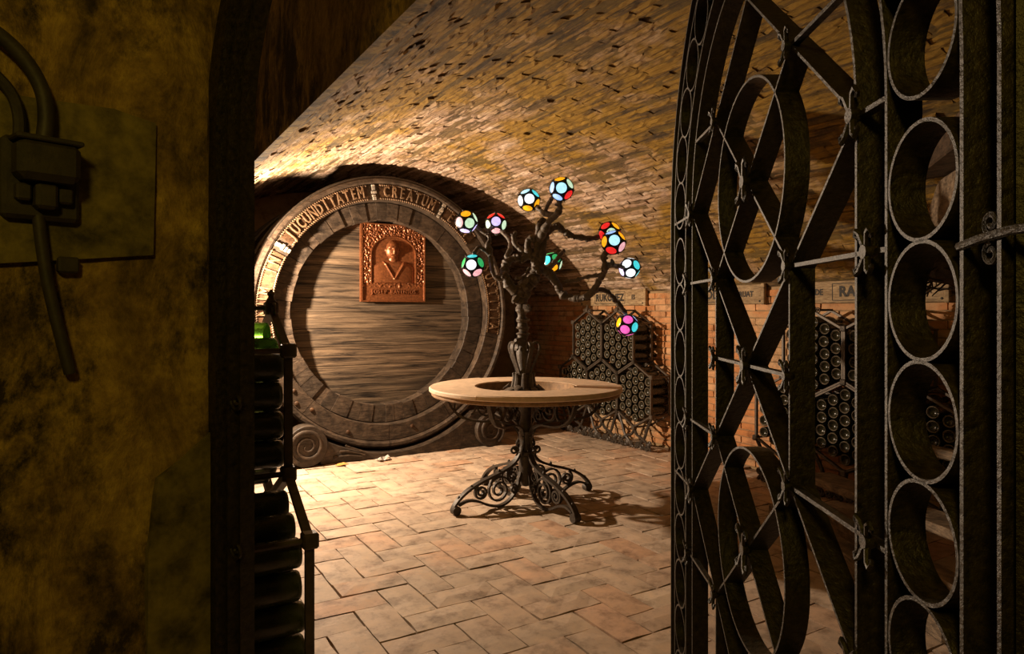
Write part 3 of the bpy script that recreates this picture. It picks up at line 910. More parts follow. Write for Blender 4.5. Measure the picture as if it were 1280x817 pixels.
for deg in (-57, 33, 123, 213):
    a = R(deg)
    m = MB(); pts, t = polar(a, LEG_UP, -0.018); m.strip(pts, t, 0.036, 0.016)
    leg = m.build('leg', M['iron'], tb)
    m = MB(); pts, t = polar(a, LEG_LO, -0.014); m.strip(pts, t, 0.028, 0.014); m.build('lower_bar', M['iron'], leg)
    for (c0, c1, r0, r1, aa, tn) in ((0.205, 0.108, 0.088, 0.012, 150, -2.2), (0.333, 0.112, 0.047, 0.009, 60, -1.9), (0.108, 0.185, 0.042, 0.008, 100, -1.8), (0.095, 0.10, 0.030, 0.006, 60, 1.5)):
        m = MB(); pts, t = polar(a, spiral(c0, c1, r0, r1, R(aa), tn, 36), -0.010); m.strip(pts, t, 0.022, 0.012); m.build('scroll', M['iron'], leg)
    m = MB(); pts, t = polar(a, [(0.512, 0.028)], -0.02); m.lathe([(0.0, 0), (0.028, 0), (0.028, 0.044), (0.0, 0.044)], 14, Matrix.Translation(pts[0]) @ t.to_track_quat('Z', 'Y').to_matrix().to_4x4()); m.build('foot', M['iron'], leg, True)
    for q in ((0.2, 0.222), (0.40, 0.150), (0.488, 0.094)):
        m = MB(); pts, t = polar(a, [q]); m.lathe([(0.0, -0.01), (0.009, -0.004), (0.010, 0.006), (0.004, 0.016), (0, 0.017)], 8, Matrix.Translation(pts[0])); m.build('rivet', M['iron'], leg, True)
for k in range(6):                                    # brackets under the top
    a = R(60 * k + 4)
    m = MB(); pts, t = polar(a, smooth_path([(0.040, 0.43), (0.08, 0.49), (0.17, 0.52), (0.30, 0.525), (0.40, 0.55), (0.47, 0.605), (0.515, 0.70)], 5), -0.012); m.strip(pts, t, 0.026, 0.013)
    br = m.build('bracket', M['iron'], tb)
    for (c0, c1, r0, r1, aa, tn) in ((0.385, 0.620, 0.076, 0.062, -80, 0.88), (0.255, 0.625, 0.072, 0.014, 200, 1.5), (0.14, 0.575, 0.045, 0.008, 260, -1.5)):
        m = MB(); pts, t = polar(a, spiral(c0, c1, r0, r1, R(aa), tn, 30), -0.008); m.strip(pts, t, 0.018, 0.011); m.build('scroll', M['iron'], br)

# ------------------------------------------------------------------ iron tree with glass globes
tree = thing('tree_lamp', 'sculpted iron tree lamp with coloured glass globes rising through the round table', 'lamp', (TBL.x, TBL.y, ZT - 0.07), -YAW)
TZ = -(ZT - 0.07)
X0 = -0.012
m = MB(); P0 = lambda r, z: (r, z + TZ)
m.lathe([P0(0.0, 0.685), P0(0.085, 0.69), P0(0.075, 0.72), P0(0.058, 0.75), P0(0.05, 0.80), P0(0.056, 0.825), P0(0.045, 0.83), P0(0.036, 0.85), P0(0.042, 0.91),
         P0(0.05, 0.96), P0(0.042, 1.0), P0(0.027, 1.02), P0(0.0, 1.03)], 20, Matrix.Translation((X0, 0, 0)))
m.build('urn', M['tree_iron'], tree, True)
for k in range(12):                                   # foliage at the foot
    a = R(30 * k + 8); d = Vector((math.cos(a), math.sin(a), 0)); t = Vector((-d.y, d.x, 0))
    m = MB(); c = Vector((X0, 0, TZ))
    hh = 0.03 + 0.012 * (k % 3)
    vs = [c + d * r + t * s + Vector((0, 0, z)) for r, s, z in ((0.05, -0.018, 0.70), (0.05, 0.018, 0.70), (0.10, -0.03, 0.70 + hh), (0.10, 0.03, 0.70 + hh), (0.15, 0.0, 0.695 + hh * 0.6),
                                                                (0.05, 0, 0.715), (0.10, 0, 0.712 + hh))]
    m.add(vs, [(0, 5, 6, 2), (5, 1, 3, 6), (2, 6, 4), (6, 3, 4)]); m.add([v - Vector((0, 0, 0.006)) for v in vs], [(0, 2, 6, 5), (5, 6, 3, 1), (2, 4, 6), (6, 4, 3)])
    m.build('foot_leaf', M['tree_iron'], tree, True)
for k in range(8):                                    # lobes around the collar
    a = R(45 * k); d = Vector((math.cos(a), math.sin(a), 0))
    m = MB(); m.tube([Vector((X0, 0, TZ)) + d * r + Vector((0, 0, z)) for r, z in ((0.06, 0.70), (0.062, 0.75), (0.056, 0.80), (0.066, 0.835))], [0.018, 0.02, 0.017, 0.009], 8)
    m.build('collar_lobe', M['tree_iron'], tree, True)
for k in range(5):                                    # ribbon handles of the urn
    a = R(72 * k + 8); d = Vector((math.cos(a), math.sin(a), 0)); t = Vector((-d.y, d.x, 0))
    m = MB()
    pts = smooth_path([(0.045, 0.835), (0.062, 0.88), (0.088, 0.94), (0.105, 0.99), (0.10, 1.02), (0.080, 1.032), (0.062, 1.02), (0.064, 0.99), (0.078, 0.985)], 4)
    m.strip([Vector((X0, 0, TZ)) + d * r - t * 0.013 + Vector((0, 0, z)) for r, z in pts], t, 0.026, 0.011); m.build('urn_handle', M['tree_iron'], tree, True)
# trunk and branches: (across, ahead, height) in metres from the table centre
BR_PTS = {
 'trunk': ([(-0.011, 0, 1.018), (-0.016, 0, 1.096), (-0.021, 0, 1.184), (-0.026, 0, 1.276), (-0.036, 0, 1.349), (-0.026, 0, 1.4)], 0.036, 0.047),
 'knot_loop': ([(-0.036, 0, 1.359), (-0.088, -0.02, 1.379), (-0.124, -0.03, 1.43), (-0.139, -0.03, 1.481), (-0.124, -0.02, 1.538), (-0.078, 0, 1.571), (-0.011, 0, 1.576), (0.057, 0, 1.597)], 0.036, 0.024),
 'main_limb': ([(-0.026, 0, 1.369), (0.02, 0, 1.4), (0.057, 0, 1.457), (0.077, 0, 1.519), (0.082, 0, 1.586)], 0.046, 0.038),
 'tongue': ([(-0.062, -0.03, 1.445), (-0.026, -0.03, 1.445), (-0.001, -0.03, 1.471), (0.025, -0.03, 1.512)], 0.014, 0.008),
 'branch_a': ([(0.072, 0, 1.457), (0.098, 0, 1.561), (0.114, 0.02, 1.666), (0.141, 0.03, 1.74), (0.178, 0.04, 1.777), (0.215, 0.05, 1.784), (0.247, 0.06, 1.759), (0.295, 0.07, 1.728), (0.354, 0.08, 1.719), (0.413, 0.09, 1.71), (0.467, 0.1, 1.716), (0.504, 0.1, 1.737)], 0.034, 0.017),
 'branch_b': ([(0.057, 0, 1.535), (0.072, 0, 1.628), (0.088, 0, 1.69), (0.116, -0.05, 1.746), (0.149, -0.1, 1.8), (0.191, -0.15, 1.834), (0.208, -0.2, 1.866), (0.201, -0.23, 1.9), (0.209, -0.25, 1.922)], 0.034, 0.018),
 'branch_c': ([(0.088, 0, 1.679), (0.082, 0, 1.741), (0.088, 0, 1.798), (0.108, 0, 1.824), (0.139, 0, 1.808)], 0.026, 0.018),
 'branch_d': ([(0.183, -0.12, 1.828), (0.145, -0.08, 1.844), (0.107, -0.03, 1.871), (0.068, 0.03, 1.911), (0.043, 0.05, 1.935)], 0.024, 0.016),
 'branch_e': ([(0.126, -0.06, 1.872), (0.144, -0.1, 1.911), (0.161, -0.15, 1.933), (0.187, -0.22, 1.946)], 0.014, 0.011),
 'branch_f': ([(-0.103, 0, 1.421), (-0.155, -0.02, 1.436), (-0.201, -0.03, 1.456), (-0.216, -0.04, 1.506), (-0.226, -0.05, 1.572), (-0.256, -0.06, 1.617), (-0.296, -0.07, 1.637), (-0.321, -0.08, 1.615), (-0.331, -0.08, 1.575)], 0.019, 0.013),
 'branch_g': ([(-0.226, -0.05, 1.593), (-0.242, -0.04, 1.65), (-0.232, -0.03, 1.702), (-0.263, -0.01, 1.735), (-0.3, 0, 1.767), (-0.341, 0, 1.788)], 0.02, 0.012),
 'branch_h': ([(-0.279, 0, 1.752), (-0.246, 0.1, 1.769), (-0.219, 0.25, 1.803), (-0.204, 0.3, 1.826)], 0.014, 0.011),
 'branch_i': ([(-0.057, 0, 1.561), (-0.119, 0.02, 1.583), (-0.099, 0.08, 1.64), (-0.104, 0.15, 1.7), (-0.137, 0.2, 1.748), (-0.159, 0.25, 1.776), (-0.182, 0.3, 1.804)], 0.022, 0.012),
 'branch_j': ([(0.005, 0, 1.576), (-0.026, 0.02, 1.629), (-0.067, 0.04, 1.668), (-0.078, 0.05, 1.716), (-0.062, 0.05, 1.747)], 0.022, 0.014),
 'branch_k': ([(0.036, 0, 1.576), (0.015, 0, 1.633), (0.015, 0, 1.679), (0.041, 0, 1.7), (0.062, 0, 1.684)], 0.028, 0.018),
 'branch_l': ([(0.072, 0, 1.535), (0.12, 0.02, 1.505), (0.172, 0.03, 1.459), (0.209, 0.04, 1.397), (0.236, 0.05, 1.345), (0.286, 0.03, 1.318), (0.346, 0, 1.313), (0.397, -0.05, 1.327), (0.432, -0.1, 1.371), (0.456, -0.15, 1.425), (0.479, -0.2, 1.472), (0.483, -0.24, 1.513), (0.465, -0.27, 1.555), (0.489, -0.3, 1.601)], 0.036, 0.018),
 'branch_m': ([(0.241, 0.05, 1.418), (0.302, 0.03, 1.428), (0.364, -0.02, 1.446), (0.419, -0.08, 1.453), (0.462, -0.14, 1.46)], 0.017, 0.014),
 'branch_n': ([(0.486, -0.22, 1.5), (0.533, -0.1, 1.523), (0.591, 0.05, 1.528), (0.668, 0.2, 1.527)], 0.02, 0.014),
 'branch_o': ([(0.533, -0.1, 1.518), (0.548, -0.1, 1.538), (0.538, -0.1, 1.558)], 0.012, 0.012),
 'branch_p': ([(0.384, -0.03, 1.322), (0.439, 0, 1.359), (0.494, 0.03, 1.37), (0.544, 0.05, 1.35), (0.584, 0.07, 1.309), (0.627, 0.08, 1.262), (0.662, 0.1, 1.214), (0.667, 0.1, 1.177)], 0.022, 0.014),
 'branch_q': ([(0.105, 0.05, 1.496), (0.16, 0.2, 1.527), (0.217, 0.32, 1.579), (0.247, 0.36, 1.621), (0.278, 0.4, 1.658)], 0.026, 0.016),
}
for key, (pts, r0, r1) in BR_PTS.items():
    sp = smooth_path([(x, y, z + TZ) for x, y, z in pts], 8); n = len(sp)
    sp = [tuple(Vector(p) + noise.noise_vector(Vector(p) * 30) * 0.006 * min(1, i, n - 1 - i)) for i, p in enumerate(sp)]
    rad = []
    for i, p in enumerate(sp):
        base = r0 + (r1 - r0) * i / (n - 1)
        k = noise.noise(Vector(p) * 32) * 0.45 + noise.noise(Vector(p) * 80) * 0.28
        rad.append(base * 0.86 * (1 + k))
    rad[-1] *= 0.75
    m = MB(); m.tube(sp, rad, 10)
    rnd = random.Random(key)
    for _ in range(max(1, n // 7)):                   # knobs of bark
        q = Vector(sp[rnd.randrange(1, n - 1)]); d = Vector((rnd.uniform(-1, 1), rnd.uniform(-1, 0.3), rnd.uniform(-1, 1))).normalized()
        m.tube([q, q + d * r1 * 1.1, q + d * r1 * 1.7], [r1 * 0.7, r1 * 0.6, r1 * 0.25], 6)
    m.build('trunk' if key == 'trunk' else ('branch' if key.startswith('branch') else key), M['tree_iron'], tree, True)
for z in (1.085, 1.125, 1.175):
    m = MB(); m.lathe([(0.038, z + TZ - 0.008), (0.046, z + TZ), (0.038, z + TZ + 0.008)], 18, Matrix.Translation((-0.017, 0, 0))); m.build('trunk_band', M['tree_iron'], tree, True)

ico = []
ph = (1 + 5 ** 0.5) / 2
for a in (-1, 1):
    for c in (-ph, ph): ico += [Vector((0, a, c)), Vector((a, c, 0)), Vector((c, 0, a))]
ico = [v.normalized() for v in ico]
tri = []
for i in range(12):
    for j in range(i + 1, 12):
        for k in range(j + 1, 12):
            if ico[i].dot(ico[j]) > 0.4 and ico[j].dot(ico[k]) > 0.4 and ico[i].dot(ico[k]) > 0.4: tri.append((ico[i] + ico[j] + ico[k]).normalized())
GR = 0.072
fm = MB()
fm.lathe([(GR * 0.84 * math.sin(math.pi * i / 12), -GR * 0.84 * math.cos(math.pi * i / 12)) for i in range(13)], 20, None)
for d in ico:
    q = d.to_track_quat('Z', 'Y').to_matrix().to_4x4()
    r = GR * math.sin(R(28.5)); h = GR * math.cos(R(28.5))
    fm.lathe([(r - 0.002, h - 0.006), (r + 0.0025, h - 0.004), (r + 0.0028, h + 0.002), (r - 0.001, h + 0.0028), (r - 0.002, h - 0.004)], 16, q, cap=False)
for d in tri:
    q = d.to_track_quat('Z', 'Y').to_matrix().to_4x4()
    fm.lathe([(0.006, GR * 0.82), (0.004, GR * 1.0), (0.0, GR * 1.2)], 5, q)
    o1 = d.orthogonal().normalized()
    for s in (-1, 1):
        d2 = (d + o1 * 0.16 * s).normalized(); q2 = d2.to_track_quat('Z', 'Y').to_matrix().to_4x4()
        fm.lathe([(0.004, GR * 0.84), (0.0025, GR * 1.04), (0.0, GR * 1.16)], 4, q2)
globe_me = fm.mesh('lamp_globe', M['black'])
dm = MB(); rd = GR * math.sin(R(28.5)) - 0.002; hd = GR * math.cos(R(28.5))
dm.lathe([(0.0, hd - 0.004), (rd, hd - 0.004), (rd, hd), (rd * 0.7, hd + 0.004), (rd * 0.35, hd + 0.0055), (0.0, hd + 0.006)], 16, None)
disc_base = dm.mesh('glass_disc', GL['white'], True)
disc_me = {}
for k, mt in GL.items():
    me = disc_base.copy(); me.materials.clear(); me.materials.append(mt); disc_me[k] = me
GLOBES = [
 ((-0.382, 0, 1.808), 'v', 0, [(-.4, .2, 'turquoise'), (.4, .25, 'pale_green'), (0, -.4, 'pale_green'), (0, .95, 'orange'), (.2, -.95, 'lilac'), (-.8, -.5, 'pink')]),
 ((-0.198, 0.3, 1.837), 'f', 0, [(0, 0, 'lilac'), (.8, 0, 'pale_green'), (0, .9, 'red'), (-.8, .2, 'pale_green'), (.3, -.8, 'pink')]),
 ((-0.336, -0.08, 1.519), 'f', 36, [(0, 0, 'white'), (-.4, .8, 'turquoise'), (.5, .7, 'green'), (-.9, 0, 'green'), (.9, -.3, 'red'), (0, -.95, 'pink')]),
 ((0.022, 0.05, 1.956), 'f', 10, [(0, -.1, 'white'), (-.4, .7, 'ice'), (.7, .5, 'turquoise'), (.7, -.5, 'orange'), (-.2, -.9, 'orange'), (-.9, 0, 'white')]),
 ((0.214, -0.25, 1.975), 'f', 25, [(.25, 0, 'ice'), (-.3, .7, 'orange'), (.8, .6, 'pale_green'), (-.8, -.1, 'blue'), (.1, -.9, 'blue'), (.95, -.2, 'red')]),
 ((0.556, 0.1, 1.748), 'f', 0, [(0, .1, 'pale_green'), (.2, .9, 'orange'), (.9, .2, 'red'), (-.8, .5, 'red'), (.2, -.8, 'blue')]),
 ((0.523, -0.3, 1.644), 'f', 18, [(0, 0, 'ice'), (-.9, -.2, 'orange'), (.5, .8, 'orange'), (.9, -.1, 'pink'), (0, -.9, 'red'), (-.6, .7, 'blue')]),
 ((0.714, 0.25, 1.525), 'v', 180, [(-.1, .4, 'white'), (-.1, -.4, 'white'), (.8, 0, 'turquoise'), (-.8, 0, 'lilac')]),
 ((0.194, 0.4, 1.574), 'v', 40, [(-.7, .3, 'turquoise'), (.2, .3, 'green'), (.1, -.8, 'orange'), (.8, -.2, 'pale_green')]),
 ((0.673, 0.1, 1.14), 'v', 100, [(-.6, .1, 'orange'), (.3, .3, 'magenta'), (0, -.5, 'magenta'), (.9, -.2, 'turquoise'), (.3, .9, 'blue')]),
]
axis_to_cam = Vector((0, -1, 0))
for gi, (p, mode, roll, hints) in enumerate(GLOBES):
    src = ico[0] if mode == 'f' else tri[0]
    q = src.rotation_difference(axis_to_cam).to_matrix()
    q = Matrix.Rotation(R(roll), 3, 'Y') @ q
    tilt = Matrix.Rotation(R((gi * 37) % 17 - 8), 3, 'X') @ Matrix.Rotation(R((gi * 53) % 15 - 7), 3, 'Z')
    q = tilt @ q
    g = link('lamp_globe', globe_me, tree, mw=Matrix.Translation((p[0], p[1], p[2] + TZ)) @ q.to_4x4())
    rnd = random.Random(gi)
    for d in ico:
        dq = q @ d
        if dq.y < 0.25:
            c = min(hints, key=lambda h: (h[0] - dq.x) ** 2 + (h[1] - dq.z) ** 2)[2]
        else: c = rnd.choice(list(GL))
        o = link('glass_disc', disc_me[c], g, mw=d.to_track_quat('Z', 'Y').to_matrix().to_4x4())
        o['label'] = c.replace('_', ' ') + ' glass disc'

# ------------------------------------------------------------------ bottle racks
CWD, CSIDE, CSL = 0.46, 0.345, 0.12               # cell width, upright side, rise of the slanted sides
Z0 = 0.19                                        # foot of the lower cells
bm_ = MB()
bm_.lathe([(0.0, 0.022), (0.016, 0.018), (0.029, 0.006), (0.0335, 0.0), (0.0365, 0.003), (0.038, 0.006), (0.039, 0.012), (0.039, 0.18), (0.036, 0.20), (0.024, 0.225), (0.0155, 0.25), (0.0145, 0.292), (0.017, 0.295), (0.017, 0.305), (0.012, 0.308), (0.0, 0.308)], 20)
bottle_me = bm_.mesh('wine_bottle', [M['glass'], M['rim_glint']], True)
for p in bottle_me.polygons:
    if p.center.z < 0.0035 and math.hypot(p.center.x, p.center.y) > 0.029: p.material_index = 1
bottle_green = bm_.mesh('wine_bottle', [M['glass_green'], M['rim_glint']], True)
bottle_backlit = bm_.mesh('wine_bottle', [M['glass_backlit'], M['rim_glint']], True)
def cell_outline(cy, z0):
    h = CWD / 2; t = CSL
    return [(cy, z0), (cy + h, z0 + t), (cy + h, z0 + t + CSIDE), (cy, z0 + 2 * t + CSIDE), (cy - h, z0 + t + CSIDE), (cy - h, z0 + t)]
def cell_bottles(cy, z0, cols=range(5)):
    out = []
    for c in cols:
        n = 6 - abs(c - 2)
        for i in range(n):
            zc = z0 + CSL + CSIDE / 2 + (i - (n - 1) / 2) * 0.0835
            out.append((cy + (c - 2) * 0.084, zc))
    return out
RACK_ROW_UP = Z0 + CSIDE + CSL
cm = MB(); cm.box((0, 0, 0), (0.040, 0.040, 0.040), None, 0, 0.005); cm.tube([(0.0, 0, 0), (0.22, 0, 0)], 0.008, 6)
corner_me = cm.mesh('corner_block', M['rack_iron'])
def make_rack(label, y0, lower, upper, xf, sign, low_cols, blabel, bgroup, green=False, open_end=None):
    """honeycomb rack; xf is the plane of the bottle bases, sign the way into the wall"""
    rk = thing('bottle_rack', label, 'bottle rack', (xf, y0, 0))
    dx = sign
    cells = [(c, Z0) for c in lower] + [(c, RACK_ROW_UP) for c in upper]
    for cy, z0 in cells:
        out = [(y - y0, z) for y, z in cell_outline(cy, z0)]
        cyl, cz = cy - y0, z0 + CSL + CSIDE / 2
        ring = [((y - cyl) * 0.975 + cyl, (z - cz) * 0.98 + cz) for y, z in out]
        cell = None
        for xo in (-0.012, 0.20):
            m = MB()
            pts = [Vector((dx * xo, y, z)) for y, z in ring]
            full = []
            for q in range(6):
                for t_ in (0.02, 0.5, 0.98): full.append(pts[q].lerp(pts[(q + 1) % 6], t_))
            m.strip(full, (dx, 0, 0), 0.022, 0.014, closed=True)
            o = m.build('cell_frame' if cell is None else 'back_frame', M['rack_iron'], rk if cell is None else cell)
            cell = cell or o
        for (y, z) in out:
            link('corner_block', corner_me, cell, loc=(0, y, z), rotz=0 if dx > 0 else math.pi)
    for cy in upper:                                 # finials on the upper cells
        m = MB(); zt = RACK_ROW_UP + 2 * CSL + CSIDE
        m.lathe([(0.0, zt), (0.012, zt + 0.004), (0.016, zt + 0.022), (0.008, zt + 0.036), (0.013, zt + 0.044), (0.0, zt + 0.06)], 10, Matrix.Translation((0, cy - y0, 0)))
        for s in (-1, 1):
            m.tube([(0, cy - y0 + s * (0.016 + a), zt - 0.005 + z) for a, z in spiral(0.028, 0.0, 0.022, 0.006, R(200), -1.3, 16)], 0.0045, 5)
        m.build('finial', M['rack_iron'], rk, True)
    for cy in lower:                                 # scrolled feet
        yb = cy - y0
        for s in (-1, 1):
            m = MB()
            m.tube([(dx * 0.004, yb + s * a, z) for a, z in smooth_path([(0.0, Z0), (0.03, 0.13), (0.11, 0.10), (0.18, 0.055), (0.215, 0.012)], 4)], 0.013, 6)
            m.tube([(dx * 0.004, yb + s * a, z) for a, z in smooth_path([(CWD / 2, Z0 + CSL), (0.17, 0.2), (0.13, 0.11), (0.06, 0.05), (0.015, 0.012)], 4)], 0.013, 6)
            m.build('foot_bar', M['iron'], rk, True)
            for (a, z, r, ph_) in ((0.045, 0.035, 0.028, 0), (0.105, 0.034, 0.026, 90), (0.165, 0.032, 0.026, 180), (0.20, 0.075, 0.02, 200)):
                m = MB(); m.tube([(dx * 0.0, yb + s * y, z_) for y, z_ in spiral(a, z, r, r * 0.25, R(ph_), 1.6, 20)], 0.010, 6)
                m.build('foot_scroll', M['iron'], rk, True)
    rot = Matrix(((0, 0, dx), (0, 1, 0), (-dx, 0, 0))).to_4x4()
    for cy, z0 in cells:
        tier = lower if z0 == Z0 else upper
        order = sorted(tier); k = order.index(cy)
        where = {1: ('',), 2: ('door-side', 'cask-side'), 3: ('door-side', 'central', 'cask-side')}[len(order)][k]
        tier_name = ('lower ' if z0 == Z0 else 'upper ') + (where + ' ' if where else '') + 'cell'
        for (y, z) in cell_bottles(cy, z0, low_cols(cy, z0)):
            c_ = round((y - cy) / 0.084) + 2
            place = ('door-side edge column', 'column second from door-side edge', 'middle column', 'column second from cask-side edge', 'cask-side edge column')[c_]
            if c_ == 2 and z > z0 + CSL + CSIDE / 2 + 0.18: place = 'topmost'
            if c_ == 2 and z < z0 + CSL + CSIDE / 2 - 0.18: place = 'lowest'
            o = link('wine_bottle', bottle_green if green else bottle_me, None,
                     mw=Matrix.Translation((xf + dx * random.uniform(0.0, 0.012), y + random.uniform(-0.001, 0.001), z + random.uniform(-0.001, 0.001))) @ rot @ Matrix.Rotation(random.uniform(0, 6), 4, 'Z'))
            if green and z0 > 0.5 and z > RACK_ROW_UP + CSL + CSIDE / 2 + 0.155:
                o.data = bottle_backlit; tag(o, 'bright green backlit wine bottle at the top of the shaded rack', 'bottle', 'green bottles lit from behind')
            else: tag(o, '%s, %s, %s, %s' % (blabel[0], place, tier_name, blabel[1]), 'bottle', bgroup)
    return rk
all_cols = lambda cy, z0: range(5)
XF = 4.085
make_rack('honeycomb iron bottle rack against the brick wall beyond the round table', 4.9, (4.67, 5.13, 5.59), (4.90, 5.36), XF, 1, all_cols,
          ('dark bottle', 'rack beyond round table'), 'bottles in the rack beyond the table')
make_rack('honeycomb iron bottle rack seen through the open gate', 2.85, (3.11, 2.65, 2.19), (2.88, 2.42), XF, 1, all_cols,
          ('dark bottle', 'rack behind gate'), 'bottles in the rack behind the gate')
make_rack('dark iron bottle rack in shadow beside the doorway jamb', 2.19, (1.96, 2.42), (2.19,), 0.445, -1, lambda cy, z0: (0, 1, 2) if cy < 2.0 or z0 > 0.5 else (),
          ('olive bottle', 'shaded rack beside doorway'), 'green bottles beside the doorway', green=True)

# ------------------------------------------------------------------ lettered boards on the brick wall
for ye, words, lab in ((4.84, ('DE', 'RUKOUEZ', 'ES'), 'painted wooden sign board above the rack beyond the table'),
                       (3.50, ('', 'CODE', 'RUAT'), 'painted wooden sign board on bare brick between the two racks'),
                       (2.16, ('DE', 'RAIMON', 'ROSA'), 'painted wooden sign board above the rack behind the gate')):
    sg = thing('sign_board', lab, 'sign', (XR - 0.02, ye + 0.51, 1.365), 0, 'sign boards on the brick wall')
    m = MB(); m.box((0, 0, 0), (0.022, 1.02, 0.155), None, 0, 0.004); m.build('board', M['sign'], sg)
    m = MB(); m.box((-0.004, -0.502, 0), (0.034, 0.03, 0.165), None, 0, 0.004); m.build('end_cleat', M['sign'], sg)
    rot = Matrix(((0, 0, -1), (-1, 0, 0), (0, 1, 0))).to_4x4()
    for s, yy, sz, sx in zip(words, (0.36, 0.02, -0.34), (0.06, 0.10, 0.06), (0.85, 0.95, 0.9)):
        if not s: continue
        me = text_mesh(s, sz, 0.001, M['ink'], sx, 0.0, sz * 0.035)
        link('lettering', me, sg, mw=Matrix.Translation((-0.0125, yy, 0)) @ rot)
    m = MB()
    for z_ in (-0.058, 0.058): m.box((-0.0115, 0.02, z_), (0.002, 0.47, 0.005))
    for y_ in (-0.215, 0.255): m.box((-0.0115, y_, 0), (0.002, 0.005, 0.116))
    m.build('painted_border', M['ink'], sg)
    for y_ in (-0.47, 0.48):
        m = MB(); m.lathe([(0.0, 0.0), (0.009, 0.0), (0.007, 0.005), (0, 0.006)], 8, Matrix.Translation((-0.0105, y_, -0.055)) @ Matrix.Rotation(R(-90), 4, 'Y')); m.build('nail', M['ink'], sg)

# ------------------------------------------------------------------ odds and ends behind the gate
def timber(name, p0, p1, w, h, mat, label, cat='timber', group=None):
    p0, p1 = Vector(p0), Vector(p1); d = (p1 - p0); ln = d.length; d.normalize()
    side = d.cross(Vector((0, 0, 1))).normalized(); up = side.cross(d)
    rot = Matrix((d, side, up)).transposed()
    m = MB(); m.box((0, 0, 0), (ln, w, h), rot, 0, 0.008)
    o = m.build(name, M[mat]); o.location = (p0 + p1) / 2
    return tag(o, label, cat, group)
timber('ceiling_beam', (4.34, 2.42, 2.02), (2.72, 1.05, 2.02), 0.16, 0.14, 'timber_dark', 'dark wooden beam set across the vault beyond the gate', 'beam')
timber('hood_board', (4.30, 2.30, 1.82), (2.93, 1.14, 1.82), 0.04, 0.24, 'timber', 'broad weathered board fixed under the dark beam', 'board')
timber('timber_post', (2.80, 1.10, 0.0), (2.8001, 1.10, 1.945), 0.12, 0.12, 'timber_dark', 'upright dark post carrying the free end of the vault beam', 'post')
bun = thing('brushwood_bundle', 'shaggy dark bundle of brushwood hanging above the sign behind the gate', 'brushwood', (4.10, 2.02, 1.36))
rnd = random.Random(21); m = MB()
for _ in range(170):
    c = Vector((rnd.gauss(0, 0.10), rnd.gauss(0, 0.12), 0.15 + rnd.gauss(0, 0.06)))
    d = Vector((rnd.uniform(-1, 1), rnd.uniform(-1, 1), rnd.uniform(-0.5, 0.5))).normalized() * rnd.uniform(0.05, 0.14)
    m.tube([c - d, c + Vector((0, 0, rnd.uniform(-0.02, 0.02))), c + d], [0.004, 0.006, 0.003], 5)
m.lathe([(0.0, 0.02), (0.14, 0.05), (0.2, 0.14), (0.15, 0.24), (0.0, 0.29)], 12)
o = m.build('twigs', M['twig'], bun); o['kind'] = 'stuff'
m = MB(); m.tube([(0, 0, 0.27), (0.01, -0.02, 0.42), (0.0, -0.03, 0.62)], 0.006, 6); m.build('hanging_cord', M['twig'], bun)
sh = thing('timber_trestle', 'weathered wooden trestle frame standing near the gate hinges', 'trestle', (3.75, 1.25, 0))
for x_, y_ in ((-0.02, 0.36), (0.45, 0.36), (-0.02, -0.3), (0.45, -0.3)):
    m = MB(); m.box((x_, y_, 0.6), (0.07, 0.07, 1.2), None, 0, 0.006); m.build('post', M['timber'], sh)
for z_ in (0.32, 0.72, 1.16):
    for y_ in (-0.3, 0.36):
        m = MB(); m.box((0.21, y_, z_), (0.40, 0.05, 0.08), None, 0, 0.005); m.build('rail', M['timber'], sh)
    m = MB(); m.box((-0.02, 0.03, z_), (0.05, 0.59, 0.08), None, 0, 0.005); m.build('rail', M['timber'], sh)
timber('sawn_timber', (3.62, 2.55, 0.052), (2.95, 1.25, 0.052), 0.12, 0.10, 'timber', 'squared timber lying flat on the tiles under the slanting plank', 'timber', 'timbers on the floor')
timber('sawn_timber', (3.40, 2.62, 0.052), (2.70, 1.30, 0.052), 0.12, 0.10, 'timber', 'squared timber lying on the tiles farthest from the trestle', 'timber', 'timbers on the floor')
timber('plank', (3.86, 2.70, 0.19), (3.05, 1.30, 0.30), 0.20, 0.045, 'timber', 'slanting plank propped on squared timbers behind the gate', 'plank', 'timbers on the floor')
timber('split_log', (4.0, 2.40, 0.46), (3.86, 1.72, 0.46), 0.10, 0.05, 'timber', 'rough split rail laid against the bottle rack behind the gate', 'rail')

# ------------------------------------------------------------------ open iron gate
GD0 = 1.296
G0 = W(0.4467, GD0)
gdir = (W(0.4467 + 0.028 * 0.5, GD0 + 0.5) - G0).normalized()
gate = thing('iron_gate', 'open wrought iron gate with ring borders, circles and diagonal lattice', 'gate', (G0.x, G0.y, 0), math.atan2(gdir.y, gdir.x))
GI = M['gate_iron']; BWD, BTH = 0.040, 0.0045
HN = 1.477; PER = 0.70; HW = 0.437
wdir = (0, -1, 0)
def gp(w, h): return Vector((w, 0.0, h))
def arch_bar(r, name='stile'):
    pts = [gp(r, 0.03 + (HN - 0.03) * i / 10) for i in range(10)] + [gp(r * math.cos(math.pi * i / 40), HN + r * math.sin(math.pi * i / 40)) for i in range(41)] + \
          [gp(-r, HN - (HN - 0.03) * i / 10) for i in range(1, 11)]
    rndm = random.Random(int(r * 1000))
    m = MB(); m.strip(pts, wdir, BWD, 0.0055)
    return m.build(name, GI, gate)
for r in (HW, 0.510, 0.648, 0.700): arch_bar(r)
m = MB(); m.strip([gp(-0.70, 0.03), gp(0.70, 0.03)], wdir, BWD, 0.012); m.build('bottom_rail', GI, gate)
